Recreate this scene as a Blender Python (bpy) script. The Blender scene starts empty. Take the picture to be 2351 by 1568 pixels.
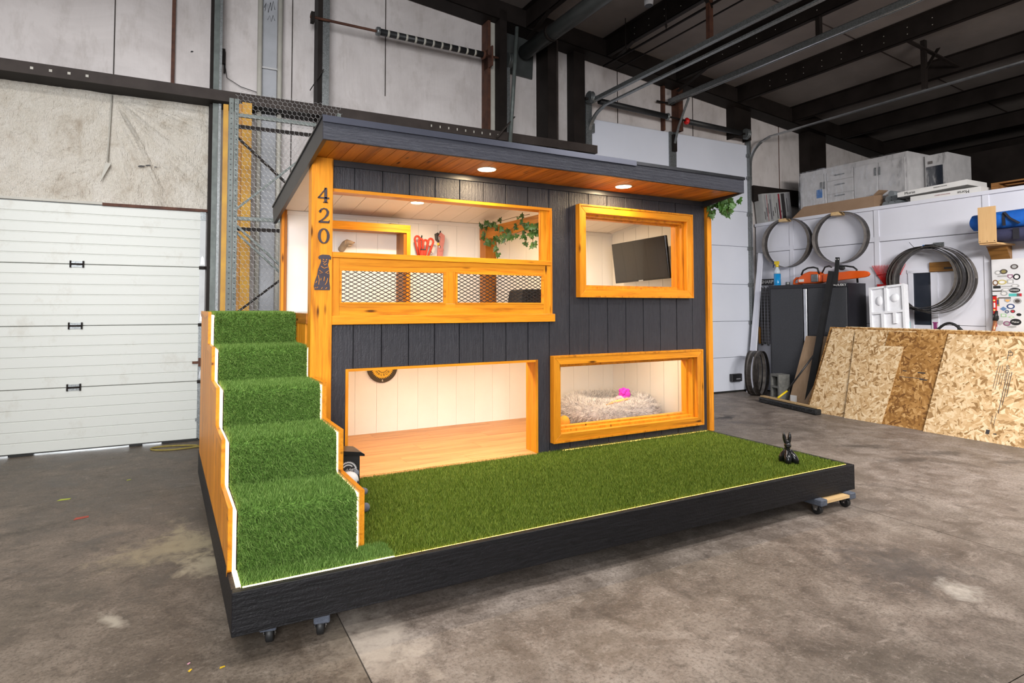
import bpy, bmesh, math, random
import numpy as np
from mathutils import Vector, Matrix, Euler
random.seed(7)
RNG = np.random.default_rng(7)
SC = bpy.context.scene
COL = SC.collection
PI = math.pi

# ------------------------------------------------------------------ camera
W, H = 2351, 1568
CF, CPX, CPY = 1398.7796, 1137.7966, 648.9683
CYAW, CPIT, CROL = 0.4972, 0.0394, -0.0006
cam_d = bpy.data.cameras.new('camera')
cam = bpy.data.objects.new('camera', cam_d)
COL.objects.link(cam)
fw = Vector((math.sin(CYAW) * math.cos(CPIT), math.cos(CYAW) * math.cos(CPIT), math.sin(CPIT)))
rt = Vector((math.cos(CYAW), -math.sin(CYAW), 0))
up = rt.cross(fw)
rt2 = rt * math.cos(CROL) + up * math.sin(CROL)
up2 = up * math.cos(CROL) - rt * math.sin(CROL)
cam.matrix_world = Matrix(((rt2.x, up2.x, -fw.x, -0.6778), (rt2.y, up2.y, -fw.y, -4.1987), (rt2.z, up2.z, -fw.z, 1.4753), (0, 0, 0, 1)))
cam_d.sensor_width = 36
cam_d.lens = CF * 36 / W
cam_d.shift_x = (W / 2 - CPX) / W
cam_d.shift_y = (CPY - H / 2) / W
cam_d.clip_start = 0.05
SC.camera = cam

# ------------------------------------------------------------------ world, lamps, exposure
vs = SC.view_settings
vs.view_transform = 'Standard'
vs.look = 'None'
vs.gamma = 1
vs.use_curve_mapping = False
vs.exposure = 0.0
SC.cycles.use_denoising = True
SC.cycles.max_bounces = 5
SC.cycles.diffuse_bounces = 3
SC.cycles.glossy_bounces = 2
SC.cycles.use_adaptive_sampling = True
SC.cycles.adaptive_threshold = 0.08
SC.cycles.transparent_max_bounces = 16
world = bpy.data.worlds.new('hall_daylight')
SC.world = world
world.use_nodes = True
world.node_tree.nodes['Background'].inputs[0].default_value = (0.93, 0.97, 1.0, 1)
world.node_tree.nodes['Background'].inputs[1].default_value = 0.24


def lamp(name, kind, loc, energy, color, size=1.0, size_y=None, target=None, frame='H', spread=None):
    d = bpy.data.lights.new(name, kind)
    d.energy = energy
    d.color = color
    if kind == 'AREA':
        d.size = size
        if size_y:
            d.shape = 'RECTANGLE'
            d.size_y = size_y
        if spread:
            d.spread = spread
    else:
        d.shadow_soft_size = size
    o = bpy.data.objects.new(name, d)
    COL.objects.link(o)
    o.location = loc
    t = Vector(target) if target else Vector((loc[0], loc[1], loc[2] - 1))
    o.rotation_euler = (t - Vector(loc)).to_track_quat('-Z', 'Y').to_euler()
    return o


COOL = (1.0, 0.965, 0.93)
# hall strip lamps hung over the floor, above the top of the picture; the tilted one is fill
lamp('hall_light', 'AREA', (-2.6, -0.6, 4.9), 120, COOL, 2.4, 0.5)
lamp('hall_light', 'AREA', (1.2, -1.6, 5.0), 110, COOL, 2.4, 0.5)
lamp('hall_light', 'AREA', (4.6, -2.6, 4.35), 130, COOL, 2.4, 0.5)
lamp('hall_light', 'AREA', (-1.0, -5.4, 5.0), 120, COOL, 2.4, 0.5)
lamp('hall_light', 'AREA', (4.2, -5.4, 3.5), 215, COOL, 2.4, 0.5, target=(8.3, -1.2, 0.6), spread=1.9)  # fill light, tilted and narrowed to brighten the lower right corner
# added frontal light behind the camera, spread narrowed; bay door only assumed
lamp('frontal_light', 'AREA', (-2.8, -7.4, 3.1), 165, (0.97, 0.98, 1.0), 4.5, 4.0, target=(0.2, 2.6, 1.9), spread=1.25)

# ------------------------------------------------------------------ frames and mesh helpers
TH = math.atan(-0.0235)
FR = {'H': Matrix.Identity(4), 'B': Matrix.Translation((0, 3.3493, 0)) @ Matrix.Rotation(TH, 4, 'Z')}
ROTZ = {'H': 0.0, 'B': TH}
ORG = {}
FRAME = {}


def tag(o, label=None, cat=None, group=None, kind=None):
    if label:
        o['label'] = label
    if cat:
        o['category'] = cat
    if group:
        o['group'] = group
    if kind:
        o['kind'] = kind
    return o


def place(o, org, parent, frame):
    COL.objects.link(o)
    org = Vector(org)
    if parent is not None:
        frame = FRAME[parent.name]
        o.parent = parent
        o.location = org - ORG[parent.name]
    else:
        o.location = FR[frame] @ org
        o.rotation_euler = (0, 0, ROTZ[frame])
    ORG[o.name] = org
    FRAME[o.name] = frame
    return o


def thing(name, label, cat, org, frame='H', group=None, kind=None):
    o = bpy.data.objects.new(name, None)
    o.empty_display_size = 0.05
    place(o, org, None, frame)
    return tag(o, label, cat, group, kind)


class MB:
    def __init__(s):
        s.v = []
        s.f = []
        s.sm = []

    def add(s, vs_, fs, smooth=False):
        n = len(s.v)
        s.v += [Vector(p) for p in vs_]
        s.f += [tuple(i + n for i in f) for f in fs]
        s.sm += [smooth] * len(fs)
        return s

    def box(s, x0, x1, y0, y1, z0, z1):
        return s.add([(x0, y0, z0), (x1, y0, z0), (x1, y1, z0), (x0, y1, z0), (x0, y0, z1), (x1, y0, z1), (x1, y1, z1), (x0, y1, z1)],
                     [(0, 3, 2, 1), (4, 5, 6, 7), (0, 1, 5, 4), (1, 2, 6, 5), (2, 3, 7, 6), (3, 0, 4, 7)])

    def prism(s, poly, axis, a, b, smooth=False):
        """poly is a counter-clockwise outline in the plane across AXIS; x: (y,z)  y: (x,z)  z: (x,y)"""
        def p3(p, t):
            return {'x': (t, p[0], p[1]), 'y': (p[0], t, p[1]), 'z': (p[0], p[1], t)}[axis]
        n = len(poly)
        v = [p3(p, a) for p in poly] + [p3(p, b) for p in poly]
        f = [tuple(range(n))[::-1], tuple(range(n, 2 * n))] + [(i, (i + 1) % n, n + (i + 1) % n, n + i) for i in range(n)]
        if axis == 'y':
            f = [q[::-1] for q in f]
        return s.add(v, f, smooth)

    def tube(s, p, q, r, n=8, r2=None, caps=True):
        p, q = Vector(p), Vector(q)
        d = (q - p).normalized()
        a = d.orthogonal().normalized()
        b = d.cross(a)
        r2 = r if r2 is None else r2
        v = [p + (a * math.cos(2 * PI * i / n) + b * math.sin(2 * PI * i / n)) * r for i in range(n)]
        v += [q + (a * math.cos(2 * PI * i / n) + b * math.sin(2 * PI * i / n)) * r2 for i in range(n)]
        s.add(v, [(i, (i + 1) % n, n + (i + 1) % n, n + i) for i in range(n)], n > 5)
        if caps:
            k = len(s.v) - 2 * n
            s.f += [tuple(k + i for i in range(n))[::-1], tuple(k + n + i for i in range(n))]
            s.sm += [False, False]
        return s

    def path(s, pts, r, n=6, closed=False, flat=None, up_=None):
        """tube along a polyline; FLAT=(w,h) makes a ribbon with its width along UP_"""
        pts = [Vector(p) for p in pts]
        m = len(pts)
        rings = []
        a = None
        for i in range(m):
            if closed:
                d = pts[(i + 1) % m] - pts[i - 1]
            else:
                d = pts[min(i + 1, m - 1)] - pts[max(i - 1, 0)]
            d.normalize()
            if up_ is not None:
                u = Vector(up_)
                a = (u - d * u.dot(d)).normalized()
            else:
                a = d.orthogonal().normalized() if a is None else (a - d * a.dot(d)).normalized()
            b = d.cross(a)
            ri = r[i] if isinstance(r, (list, tuple)) else r
            if flat:
                w, h = flat
                rings.append([pts[i] + a * (w * ca) + b * (h * cb) for ca, cb in ((-.5, -.5), (.5, -.5), (.5, .5), (-.5, .5))])
            else:
                rings.append([pts[i] + (a * math.cos(2 * PI * k / n) + b * math.sin(2 * PI * k / n)) * ri for k in range(n)])
        k = 4 if flat else n
        v = [p for g in rings for p in g]
        f = []
        for i in range(m if closed else m - 1):
            j = (i + 1) % m
            f += [(i * k + t, i * k + (t + 1) % k, j * k + (t + 1) % k, j * k + t) for t in range(k)]
        s.add(v, f, not flat)
        if not closed:
            o = len(s.v) - len(v)
            s.f += [tuple(o + t for t in range(k))[::-1], tuple(o + (m - 1) * k + t for t in range(k))]
            s.sm += [False, False]
        return s

    def bar(s, p, q, w, h, up_=(0, 0, 1)):
        return s.path([p, q], 0, flat=(w, h), up_=up_)

    def lathe(s, prof, c, n=20, axis='z', smooth=True):
        """prof: (radius, height) from the bottom up"""
        v = []
        for r, t in prof:
            for i in range(n):
                a = 2 * PI * i / n
                p = (r * math.cos(a), r * math.sin(a), t)
                if axis == 'y':
                    p = (p[0], t, -p[1])
                elif axis == 'x':
                    p = (t, p[0], p[1])
                v.append((p[0] + c[0], p[1] + c[1], p[2] + c[2]))
        f = []
        for j in range(len(prof) - 1):
            f += [(j * n + i, j * n + (i + 1) % n, (j + 1) * n + (i + 1) % n, (j + 1) * n + i) for i in range(n)]
        s.add(v, f, smooth)
        o = len(s.v) - len(v)
        s.f += [tuple(o + i for i in range(n))[::-1], tuple(o + (len(prof) - 1) * n + i for i in range(n))]
        s.sm += [False, False]
        return s

    def ball(s, c, rx, ry=None, rz=None, nu=12, nv=8):
        ry = rx if ry is None else ry
        rz = rx if rz is None else rz
        v = [(c[0], c[1], c[2] - rz)]
        for j in range(1, nv):
            t = -PI / 2 + PI * j / nv
            v += [(c[0] + rx * math.cos(t) * math.cos(2 * PI * i / nu), c[1] + ry * math.cos(t) * math.sin(2 * PI * i / nu), c[2] + rz * math.sin(t)) for i in range(nu)]
        v.append((c[0], c[1], c[2] + rz))
        f = [(0, 1 + (i + 1) % nu, 1 + i) for i in range(nu)]
        for j in range(nv - 2):
            a, b = 1 + j * nu, 1 + (j + 1) * nu
            f += [(a + i, a + (i + 1) % nu, b + (i + 1) % nu, b + i) for i in range(nu)]
        a = 1 + (nv - 2) * nu
        f += [(a + i, a + (i + 1) % nu, len(v) - 1) for i in range(nu)]
        return s.add(v, f, True)

    def poly(s, outline, M, thick):
        """flat outline (x,y) extruded by THICK along local z, moved by M"""
        n = len(outline)
        v = [M @ Vector((p[0], p[1], 0)) for p in outline] + [M @ Vector((p[0], p[1], thick)) for p in outline]
        return s.add(v, [tuple(range(n))[::-1], tuple(range(n, 2 * n))] + [(i, (i + 1) % n, n + (i + 1) % n, n + i) for i in range(n)])

    def text(s, key, M):
        v, f = TEXTS[key]
        return s.add([M @ Vector(p) for p in v], f)

    def xf(s, M):
        s.v = [M @ p for p in s.v]
        return s

    def mesh(s, name, mat, org, bevel=0.0):
        me = bpy.data.meshes.new(name)
        me.from_pydata([p - org for p in s.v], [], s.f)
        if any(s.sm):
            me.polygons.foreach_set('use_smooth', s.sm)
        me.materials.append(mat)
        if bevel:
            bm = bmesh.new()
            bm.from_mesh(me)
            bmesh.ops.bevel(bm, geom=list(bm.edges), offset=bevel, segments=1, affect='EDGES', clamp_overlap=True)
            bm.to_mesh(me)
            bm.free()
        me.update()
        return me

    def build(s, name, mat, parent=None, frame='H', bevel=0.0, org=None):
        xs = [p.x for p in s.v]
        ys = [p.y for p in s.v]
        zs = [p.z for p in s.v]
        if org is None:
            org = Vector(((min(xs) + max(xs)) / 2, (min(ys) + max(ys)) / 2, min(zs)))
        org = Vector(org)
        o = bpy.data.objects.new(name, s.mesh(name, mat, org, bevel))
        return place(o, org, parent, frame)


CACHE = {}


def piece(name, x0, x1, y0, y1, z0, z1, mat, parent=None, frame='H', bevel=0.0):
    key = (round(x1 - x0, 4), round(y1 - y0, 4), round(z1 - z0, 4), mat.name, bevel)
    org = Vector(((x0 + x1) / 2, (y0 + y1) / 2, z0))
    me = CACHE.get(key)
    if me is None:
        me = MB().box(x0, x1, y0, y1, z0, z1).mesh(name, mat, org, bevel)
        CACHE[key] = me
    return place(bpy.data.objects.new(name, me), org, parent, frame)


def inst(name, me, org, parent=None, frame='H', rot=None, scale=None):
    o = place(bpy.data.objects.new(name, me), org, parent, frame)
    if rot is not None:
        o.rotation_euler = rot
    if scale is not None:
        o.scale = (scale,) * 3 if not isinstance(scale, tuple) else scale
    return o


TEXTS = {}


def make_text(key, body, size, ext, bold=0.0):
    cu = bpy.data.curves.new('t', 'FONT')
    cu.body = body
    cu.size = size
    cu.extrude = ext
    cu.offset = bold
    cu.align_x = 'CENTER'
    cu.align_y = 'CENTER'
    cu.resolution_u = 3
    ob = bpy.data.objects.new('t', cu)
    COL.objects.link(ob)
    dg = bpy.context.evaluated_depsgraph_get()
    me = bpy.data.meshes.new_from_object(ob.evaluated_get(dg))
    TEXTS[key] = ([tuple(v.co) for v in me.vertices], [tuple(p.vertices) for p in me.polygons])
    bpy.data.objects.remove(ob)
    bpy.data.curves.remove(cu)
    bpy.data.meshes.remove(me)


for _k, _b, _s, _e in (('SHARP', 'SHARP', .085, .002), ('HUSKY', 'HUSKY', .05, .0015), ('Morse', 'Morse', .055, .001), ('Builder', 'Builder', .034, .0006),
                       ('JOHN', 'JOHN', .012, .0005), ('six', '6', .03, .0006), ('Maker', 'Maker', .03, .0006), ('WEBER', 'WEBER', .028, .0006), ('LP', 'LP', .07, .0006),
                       ('109', '109', .05, .0006), ('m', 'm', .09, .0006), ('fine', 'FINISHING BLADES', .02, .0006), ('long', 'LONGER LASTING EDGES', .017, .0006)):
    make_text(_k, _b, _s, _e)
for _c in 'MALECK':
    make_text('c' + _c, _c, .03, .0006)

# ------------------------------------------------------------------ materials
MAT = {}


class N:
    def __init__(s, name):
        s.m = bpy.data.materials.new(name)
        s.m.use_nodes = True
        s.t = s.m.node_tree
        s.bs = s.t.nodes['Principled BSDF']
        s.out = s.t.nodes['Material Output']
        MAT[name] = s.m
        s.tc = s.t.nodes.new('ShaderNodeTexCoord')

    def n(s, kind, **kw):
        o = s.t.nodes.new('ShaderNode' + kind)
        for k, v in kw.items():
            if k in o.inputs.keys():
                o.inputs[k].default_value = v
            else:
                setattr(o, k, v)
        return o

    def l(s, a, b):
        s.t.links.new(a, b)

    def vec(s, scale=(1, 1, 1), rot=(0, 0, 0), rnd=False, loc=(0, 0, 0), world=False):
        m = s.n('Mapping')
        m.inputs['Scale'].default_value = scale
        m.inputs['Rotation'].default_value = rot
        m.inputs['Location'].default_value = loc
        src = s.tc.outputs['Object']
        if world:
            src = s.n('NewGeometry').outputs['Position']
        if rnd:
            oi = s.n('ObjectInfo')
            ad = s.n('VectorMath', operation='MULTIPLY_ADD')
            cb = s.n('CombineXYZ')
            for k in range(3):
                s.l(oi.outputs['Random'], cb.inputs[k])
            s.l(cb.outputs[0], ad.inputs[0])
            ad.inputs[1].default_value = (17.3, 31.7, 11.9)
            s.l(src, ad.inputs[2])
            src = ad.outputs[0]
        s.l(src, m.inputs['Vector'])
        return m.outputs[0]

    def noise(s, v, scale, detail=4, rough=.55, dist=0):
        o = s.n('TexNoise', Scale=scale, Detail=detail, Roughness=rough, Distortion=dist)
        s.l(v, o.inputs['Vector'])
        return o.outputs['Fac']

    def ramp(s, fac, stops):
        o = s.n('ValToRGB')
        e = o.color_ramp.elements
        while len(e) < len(stops):
            e.new(.5)
        for i, (p, c) in enumerate(stops):
            e[i].position = p
            e[i].color = (*c, 1) if len(c) == 3 else c
        s.l(fac, o.inputs[0])
        return o.outputs[0]

    def mix(s, fac, a, b, mode='MIX'):
        o = s.n('Mix', data_type='RGBA', blend_type=mode)
        for i, x in ((0, fac), (6, a), (7, b)):
            if hasattr(x, 'is_linked'):
                s.l(x, o.inputs[i])
            elif i == 0:
                o.inputs[0].default_value = x
            else:
                o.inputs[i].default_value = (*x, 1)
        return o.outputs[2]

    def math(s, op, a, b=0.0, clamp=False):
        o = s.n('Math', operation=op)
        o.use_clamp = clamp
        for i, x in ((0, a), (1, b)):
            if hasattr(x, 'is_linked'):
                s.l(x, o.inputs[i])
            else:
                o.inputs[i].default_value = x
        return o.outputs[0]

    def bump(s, h, strength=.3, dist=.01):
        o = s.n('Bump', Strength=strength, Distance=dist)
        s.l(h, o.inputs['Height'])
        s.l(o.outputs[0], s.bs.inputs['Normal'])

    def rndhsv(s, col, amt):
        oi = s.n('ObjectInfo')
        h = s.n('HueSaturation')
        mm = s.n('Math', operation='MULTIPLY_ADD')
        s.l(oi.outputs['Random'], mm.inputs[0])
        mm.inputs[1].default_value = amt
        mm.inputs[2].default_value = 1 - amt / 2
        s.l(mm.outputs[0], h.inputs['Value'])
        s.l(col, h.inputs['Color'])
        return h.outputs[0]

    def done(s, col=None, rough=.6, metal=0.0, spec=.5):
        if col is not None:
            if hasattr(col, 'is_linked'):
                s.l(col, s.bs.inputs['Base Color'])
            else:
                s.bs.inputs['Base Color'].default_value = (*col, 1)
        if hasattr(rough, 'is_linked'):
            s.l(rough, s.bs.inputs['Roughness'])
        else:
            s.bs.inputs['Roughness'].default_value = rough
        s.bs.inputs['Metallic'].default_value = metal
        s.bs.inputs['Specular IOR Level'].default_value = spec
        return s.m


def simple(name, c, c2=None, scale=6, rough=.6, metal=0.0, bump=0, bscale=60, spec=.5, stretch=(1, 1, 1), rnd=0.0):
    m = N(name)
    v = m.vec(stretch, rnd=True)
    c2 = c2 or tuple(x * .8 for x in c)
    col = m.ramp(m.noise(v, scale), [(.3, c2), (.7, c)])
    if rnd:
        col = m.rndhsv(col, rnd)
    if bump:
        m.bump(m.noise(v, bscale, 5), bump, .004)
    return m.done(col, rough, metal, spec)


def emitter(name, c, strength):
    m = N(name)
    m.bs.inputs['Base Color'].default_value = (*c, 1)
    m.bs.inputs['Emission Color'].default_value = (*c, 1)
    m.bs.inputs['Emission Strength'].default_value = strength
    return m.m


def wood(name, axis, dark, mid, light, rough=.38, knots=True, amt=.25, grain=1.0, coat=0.0):
    m = N(name)
    st = {'x': (.6, 9, 9), 'y': (9, .6, 9), 'z': (9, 9, .6)}[axis]
    v = m.vec(tuple(a * grain for a in st), rnd=True)
    g = m.noise(v, 2.2, 4, .6, .8)
    f = m.noise(v, 14, 3, .6)
    col = m.ramp(g, [(.28, dark), (.47, mid), (.72, light)])
    col = m.mix(.22, col, m.ramp(f, [(.3, dark), (.7, light)]))
    if knots:
        k = {'x': (1.6, 7, 7), 'y': (7, 1.6, 7), 'z': (7, 7, 1.6)}[axis]
        vo = m.n('TexVoronoi', Scale=1.7)
        m.l(m.vec(k, rnd=True), vo.inputs['Vector'])
        vo.inputs['Randomness'].default_value = 1.0
        kn = m.ramp(vo.outputs['Distance'], [(.05, (1, 1, 1)), (.15, (0, 0, 0))])
        col = m.mix(kn, col, tuple(x * .28 for x in dark))
    col = m.rndhsv(col, amt)
    m.bump(g, .12, .004)
    if coat:
        m.bs.inputs['Coat Weight'].default_value = coat
        m.bs.inputs['Coat Roughness'].default_value = .25
    return m.done(col, rough, 0, .28)


CD, CM_, CL = (.30, .085, .005), (.71, .25, .011), (.85, .345, .022)
for ax in 'xyz':
    wood('cedar_' + ax, ax, CD, CM_, CL, .42)
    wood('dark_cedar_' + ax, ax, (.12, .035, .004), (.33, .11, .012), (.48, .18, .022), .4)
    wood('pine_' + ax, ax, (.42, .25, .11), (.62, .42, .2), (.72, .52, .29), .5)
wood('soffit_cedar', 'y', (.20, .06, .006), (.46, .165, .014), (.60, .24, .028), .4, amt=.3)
wood('laminate', 'x', (.36, .145, .048), (.56, .275, .105), (.66, .36, .155), .42, knots=False, amt=.16)
wood('mdf', 'z', (.30, .195, .115), (.35, .235, .145), (.40, .275, .175), .7, knots=False, amt=.1)
wood('chipboard', 'z', (.50, .30, .13), (.60, .38, .18), (.66, .43, .21), .6, knots=False, amt=.1)
wood('rough_pallet', 'y', (.10, .04, .012), (.22, .095, .028), (.33, .16, .055), .7)
wood('plaque_wood', 'y', (.10, .045, .012), (.22, .105, .028), (.32, .16, .05), .35)


def siding(name, axis, c1, c2, rough):
    m = N(name)
    st = {'x': (3.2, 16, 16), 'z': (16, 16, 3.2)}[axis]
    v = m.vec(st, rnd=True)
    g = m.noise(v, 2.4, 4, .66, 1.4)
    w = m.n('TexWave', Scale=1.3, Distortion=9, Detail=3)
    w.inputs['Detail Scale'].default_value = 1.2
    w.bands_direction = 'Z' if axis == 'x' else 'X'
    m.l(m.vec({'x': (.5, 6, 10), 'z': (10, 6, .5)}[axis], rnd=True), w.inputs['Vector'])
    fine = m.noise(m.vec((1, 1, 1), rnd=True), 90, 3, .65)
    h = m.math('ADD', m.math('MULTIPLY', g, .8), m.math('ADD', m.math('MULTIPLY', w.outputs['Fac'], .12), m.math('MULTIPLY', fine, .45)))
    m.bump(h, .9, .006)
    col = m.ramp(g, [(.35, c2), (.65, c1)])
    col = m.rndhsv(col, .14)
    return m.done(col, rough, 0, .3)


siding('siding_z', 'z', (.040, .039, .046), (.030, .029, .035), .46)
siding('siding_x', 'x', (.036, .038, .050), (.026, .027, .037), .5)
siding('base_black', 'x', (.011, .0105, .0125), (.006, .006, .007), .5)
simple('dark_trim', (.028, .028, .032), (.02, .02, .024), 8, .4)
simple('roof_metal', (.05, .052, .06), (.03, .031, .036), 5, .3, .7)
simple('drip_metal', (.085, .09, .12), (.065, .07, .095), 3, .3, .6)
simple('interior_white', (.80, .76, .72), (.76, .72, .68), 4, .55, bump=.08, bscale=70)
simple('ceiling_white', (.76, .66, .58), (.72, .62, .54), 5, .6)
emitter('led_warm', (1.0, .64, .17), 3.2)
emitter('led_stair', (1.0, .80, .50), 3.2)
emitter('lamp_face', (1.0, .84, .58), 18)
simple('lamp_ring', (.75, .7, .62), None, 6, .4)
simple('mesh_black', (.02, .02, .024), None, 8, .42, .3)
simple('number_metal', (.085, .07, .085), (.065, .052, .065), 14, .4, .5)

# turf
for nm, a, b, c in (('turf', (.055, .092, .006), (.125, .19, .014), (.24, .29, .045)), ('turf_stair', (.065, .14, .018), (.145, .27, .05), (.27, .40, .11))):
    m = N(nm)
    g = m.n('NewGeometry')
    big = m.noise(m.vec((1, 1, 1)), 2.2, 3)
    col = m.ramp(g.outputs['Random Per Island'], [(.05, a), (.55, b), (.97, c)])
    col = m.mix(m.math('MULTIPLY', big, .35), col, b)
    m.done(col, .62, 0, .25)
    m2 = N(nm + '_mat')
    m2.done(m2.ramp(m2.noise(m2.vec(), 120, 4), [(.35, tuple(x * .5 for x in a)), (.65, b)]), .8, 0, .2)

# concrete floor
def concrete(name, val, sat, tint):
    m = N(name)
    v = m.vec(world=True)
    big = m.noise(v, .5, 5, .62, .4)
    mid = m.noise(v, 2.6, 6, .70, .6)
    blot = m.noise(m.vec((1, 1, 1), loc=(5.3, 1.1, 0), world=True), 8.5, 5, .74, .5)
    fine = m.noise(v, 60, 4, .78)
    col = m.ramp(mid, [(.28, (.095, .074, .060)), (.45, (.175, .141, .117)), (.58, (.255, .213, .182)), (.76, (.36, .31, .27))])
    col = m.mix(m.ramp(big, [(.38, (.8, .8, .8)), (.58, (0, 0, 0))]), col, m.ramp(mid, [(.28, (.07, .057, .044)), (.72, (.185, .154, .126))]))
    col = m.mix(m.ramp(blot, [(.32, (.75, .75, .75)), (.48, (0, 0, 0))]), col, (.085, .067, .055))
    col = m.mix(m.ramp(blot, [(.57, (0, 0, 0)), (.72, (.6, .6, .6))]), col, (.37, .32, .28))
    col = m.mix(m.ramp(fine, [(.36, (.65, .65, .65)), (.50, (0, 0, 0))]), col, (.075, .060, .048))
    col = m.mix(m.ramp(fine, [(.58, (0, 0, 0)), (.72, (.5, .5, .5))]), col, (.43, .38, .34))
    scr = m.noise(m.vec((.8, 2.4, 1), (0, 0, .45), world=True), 9, 5, .78, .8)
    col = m.mix(m.ramp(scr, [(.58, (0, 0, 0)), (.70, (.45, .45, .45))]), col, (.36, .31, .27))
    sp = m.noise(m.vec((1, 1, 1), loc=(3.1, 8.2, 0), world=True), 1.5, 5, .70, .5)
    col = m.mix(m.ramp(sp, [(.60, (0, 0, 0)), (.70, (.5, .5, .5))]), col, (.055, .044, .037))
    # spills and scuffs that lie on this floor: x, y, half sizes, turn, colour
    edge = m.noise(m.vec((1, 1, 1), loc=(9.7, 2.2, 0), world=True), 9, 4, .7, .4)
    for x, y, rx, ry, ro, c, k in ((-.53, .10, .10, .42, .1, (.46, .40, .29), .9), (-.62, .08, .36, .20, .2, (.44, .38, .27), .75), (-.45, -.30, .14, .14, .3, (.50, .44, .34), .8), (-.87, -.76, .035, .11, .5, (.50, .46, .40), .9),
                                (5.93, 1.53, .28, .10, .3, (.025, .022, .022), .9), (5.84, -.35, .28, .10, -.5, (.05, .042, .036), .8), (5.63, -.87, .34, .09, -.4, (.05, .042, .036), .7), (6.22, -.89, .30, .12, -.5, (.055, .046, .04), .7), (6.4, -1.4, .2, .07, -.4, (.06, .05, .043), .7),
                                (3.0, -2.2, .35, .30, .2, (.07, .062, .058), .7), (3.0, -2.5, .12, .10, .2, (.52, .48, .43), .8), (.16, -1.55, .20, .32, .1, (.42, .36, .30), .7), (-1.45, .85, .30, .10, .3, (.05, .043, .036), .6)):
        mp = m.n('Mapping')
        mp.vector_type = 'TEXTURE'
        mp.inputs['Location'].default_value = (x, y, 0)
        mp.inputs['Rotation'].default_value = (0, 0, ro)
        mp.inputs['Scale'].default_value = (rx * 1.5, ry * 1.5, 9)
        m.l(m.n('NewGeometry').outputs['Position'], mp.inputs['Vector'])
        g = m.n('TexGradient', gradient_type='SPHERICAL')
        m.l(mp.outputs[0], g.inputs['Vector'])
        f = m.math('ADD', g.outputs['Fac'], m.math('MULTIPLY', m.math('SUBTRACT', edge, .5), 2.2))
        f = m.math('MULTIPLY', m.ramp(f, [(.15, (0, 0, 0)), (.85, (k, k, k))]), m.ramp(g.outputs['Fac'], [(0, (0, 0, 0)), (.15, (1, 1, 1))]))
        col = m.mix(f, col, c)
    m.bump(m.noise(v, 30, 2), .10, .004)
    hs_ = m.n('HueSaturation', Saturation=sat, Value=val)
    m.l(col, hs_.inputs['Color'])
    m.done(m.mix(1.0, hs_.outputs[0], tint, 'MULTIPLY'), m.ramp(mid, [(.3, (.42, .42, .42)), (.7, (.66, .66, .66))]), 0, .35)


concrete('concrete', 1.12, .98, (1, 1, 1))
concrete('concrete_dark', .74, 1.08, (1, .985, .93))
simple('crack_dark', (.03, .025, .02), None, 5, .9)

# insulation vinyl
m = N('vinyl')
v = m.vec(world=True)
d1 = m.noise(v, .9, 6, .65, .6)
d2 = m.noise(m.vec((1, 1, .35), world=True), 6, 6, .7)
col = m.ramp(d1, [(.3, (.50, .455, .44)), (.6, (.68, .63, .615))])
col = m.mix(m.ramp(d2, [(.52, (0, 0, 0)), (.74, (.45, .45, .45))]), col, (.34, .295, .26))
wr = m.noise(m.vec((9, 9, 1.1), (0, .35, 0), world=True), 2.2, 3, .6)
m.bump(m.math('ADD', wr, m.math('MULTIPLY', m.noise(v, 60, 3), .2)), .35, .012)
m.done(col, .5, 0, .4)
m = N('vinyl_drape')
v = m.vec(world=True)
d1 = m.noise(m.vec((1.5, 1.5, 1.1), (0, .6, 0), world=True), 2.2, 6, .7, .8)
col = m.ramp(d1, [(.28, (.46, .39, .31)), (.46, (.66, .61, .53)), (.7, (.75, .71, .645))])
m.bump(m.math('ADD', m.noise(m.vec((7, 7, 2.0), (0, .75, 0), world=True), 4, 4, .75), m.math('MULTIPLY', m.noise(v, 45, 4), .3)), 1.0, .035)
m.done(col, .5, 0, .4)
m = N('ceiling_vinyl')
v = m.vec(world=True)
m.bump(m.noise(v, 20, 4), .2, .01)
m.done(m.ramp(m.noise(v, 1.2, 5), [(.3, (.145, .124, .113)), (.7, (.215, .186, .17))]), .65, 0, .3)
simple('dark_steel', (.022, .017, .015), (.011, .008, .007), 3, .6, .0, spec=.15)
simple('brown_steel', (.058, .046, .041), (.034, .026, .023), 4, .6, .0, spec=.2)
simple('rust_steel', (.13, .05, .026), (.06, .022, .014), 9, .7, .2)
m = N('galvanized')
vo = m.n('TexVoronoi', Scale=110)
m.l(m.vec(rnd=True), vo.inputs['Vector'])
sep = m.n('SeparateColor')
m.l(vo.outputs['Color'], sep.inputs[0])
m.done(m.ramp(sep.outputs[0], [(.1, (.15, .16, .162)), (.9, (.25, .265, .268))]), .42, .6)
simple('green_galv', (.15, .17, .162), (.09, .105, .098), 12, .5, .3)
simple('shaft_grey', (.40, .41, .44), (.32, .33, .35), 4, .5)
simple('stile_white', (.60, .61, .61), (.52, .53, .53), 9, .45)
simple('bright_galv', (.62, .64, .66), (.45, .47, .5), 14, .3, .85)
simple('door_white', (.62, .63, .59), (.57, .58, .54), 1.4, .42)
m = N('door_dirty')
v = m.vec(world=True)
s_ = m.noise(m.vec((1.6, 1.6, 1.3), world=True), 2.2, 8, .75)
low = m.ramp(s_, [(.56, (0, 0, 0)), (.76, (.45, .45, .45))])
m.done(m.mix(low, (.62, .635, .595), (.40, .35, .27)), .4, 0, .45)
simple('door_bluewhite', (.72, .75, .84), (.67, .70, .79), 1.2, .4)
simple('wall_white', (.70, .71, .79), (.65, .66, .74), 1.6, .5, bump=.05, bscale=50)
simple('seal_rubber', (.015, .015, .014), None, 6, .7)
simple('yellow_paint', (.62, .33, .020), (.46, .22, .018), 6, .5)
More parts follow.
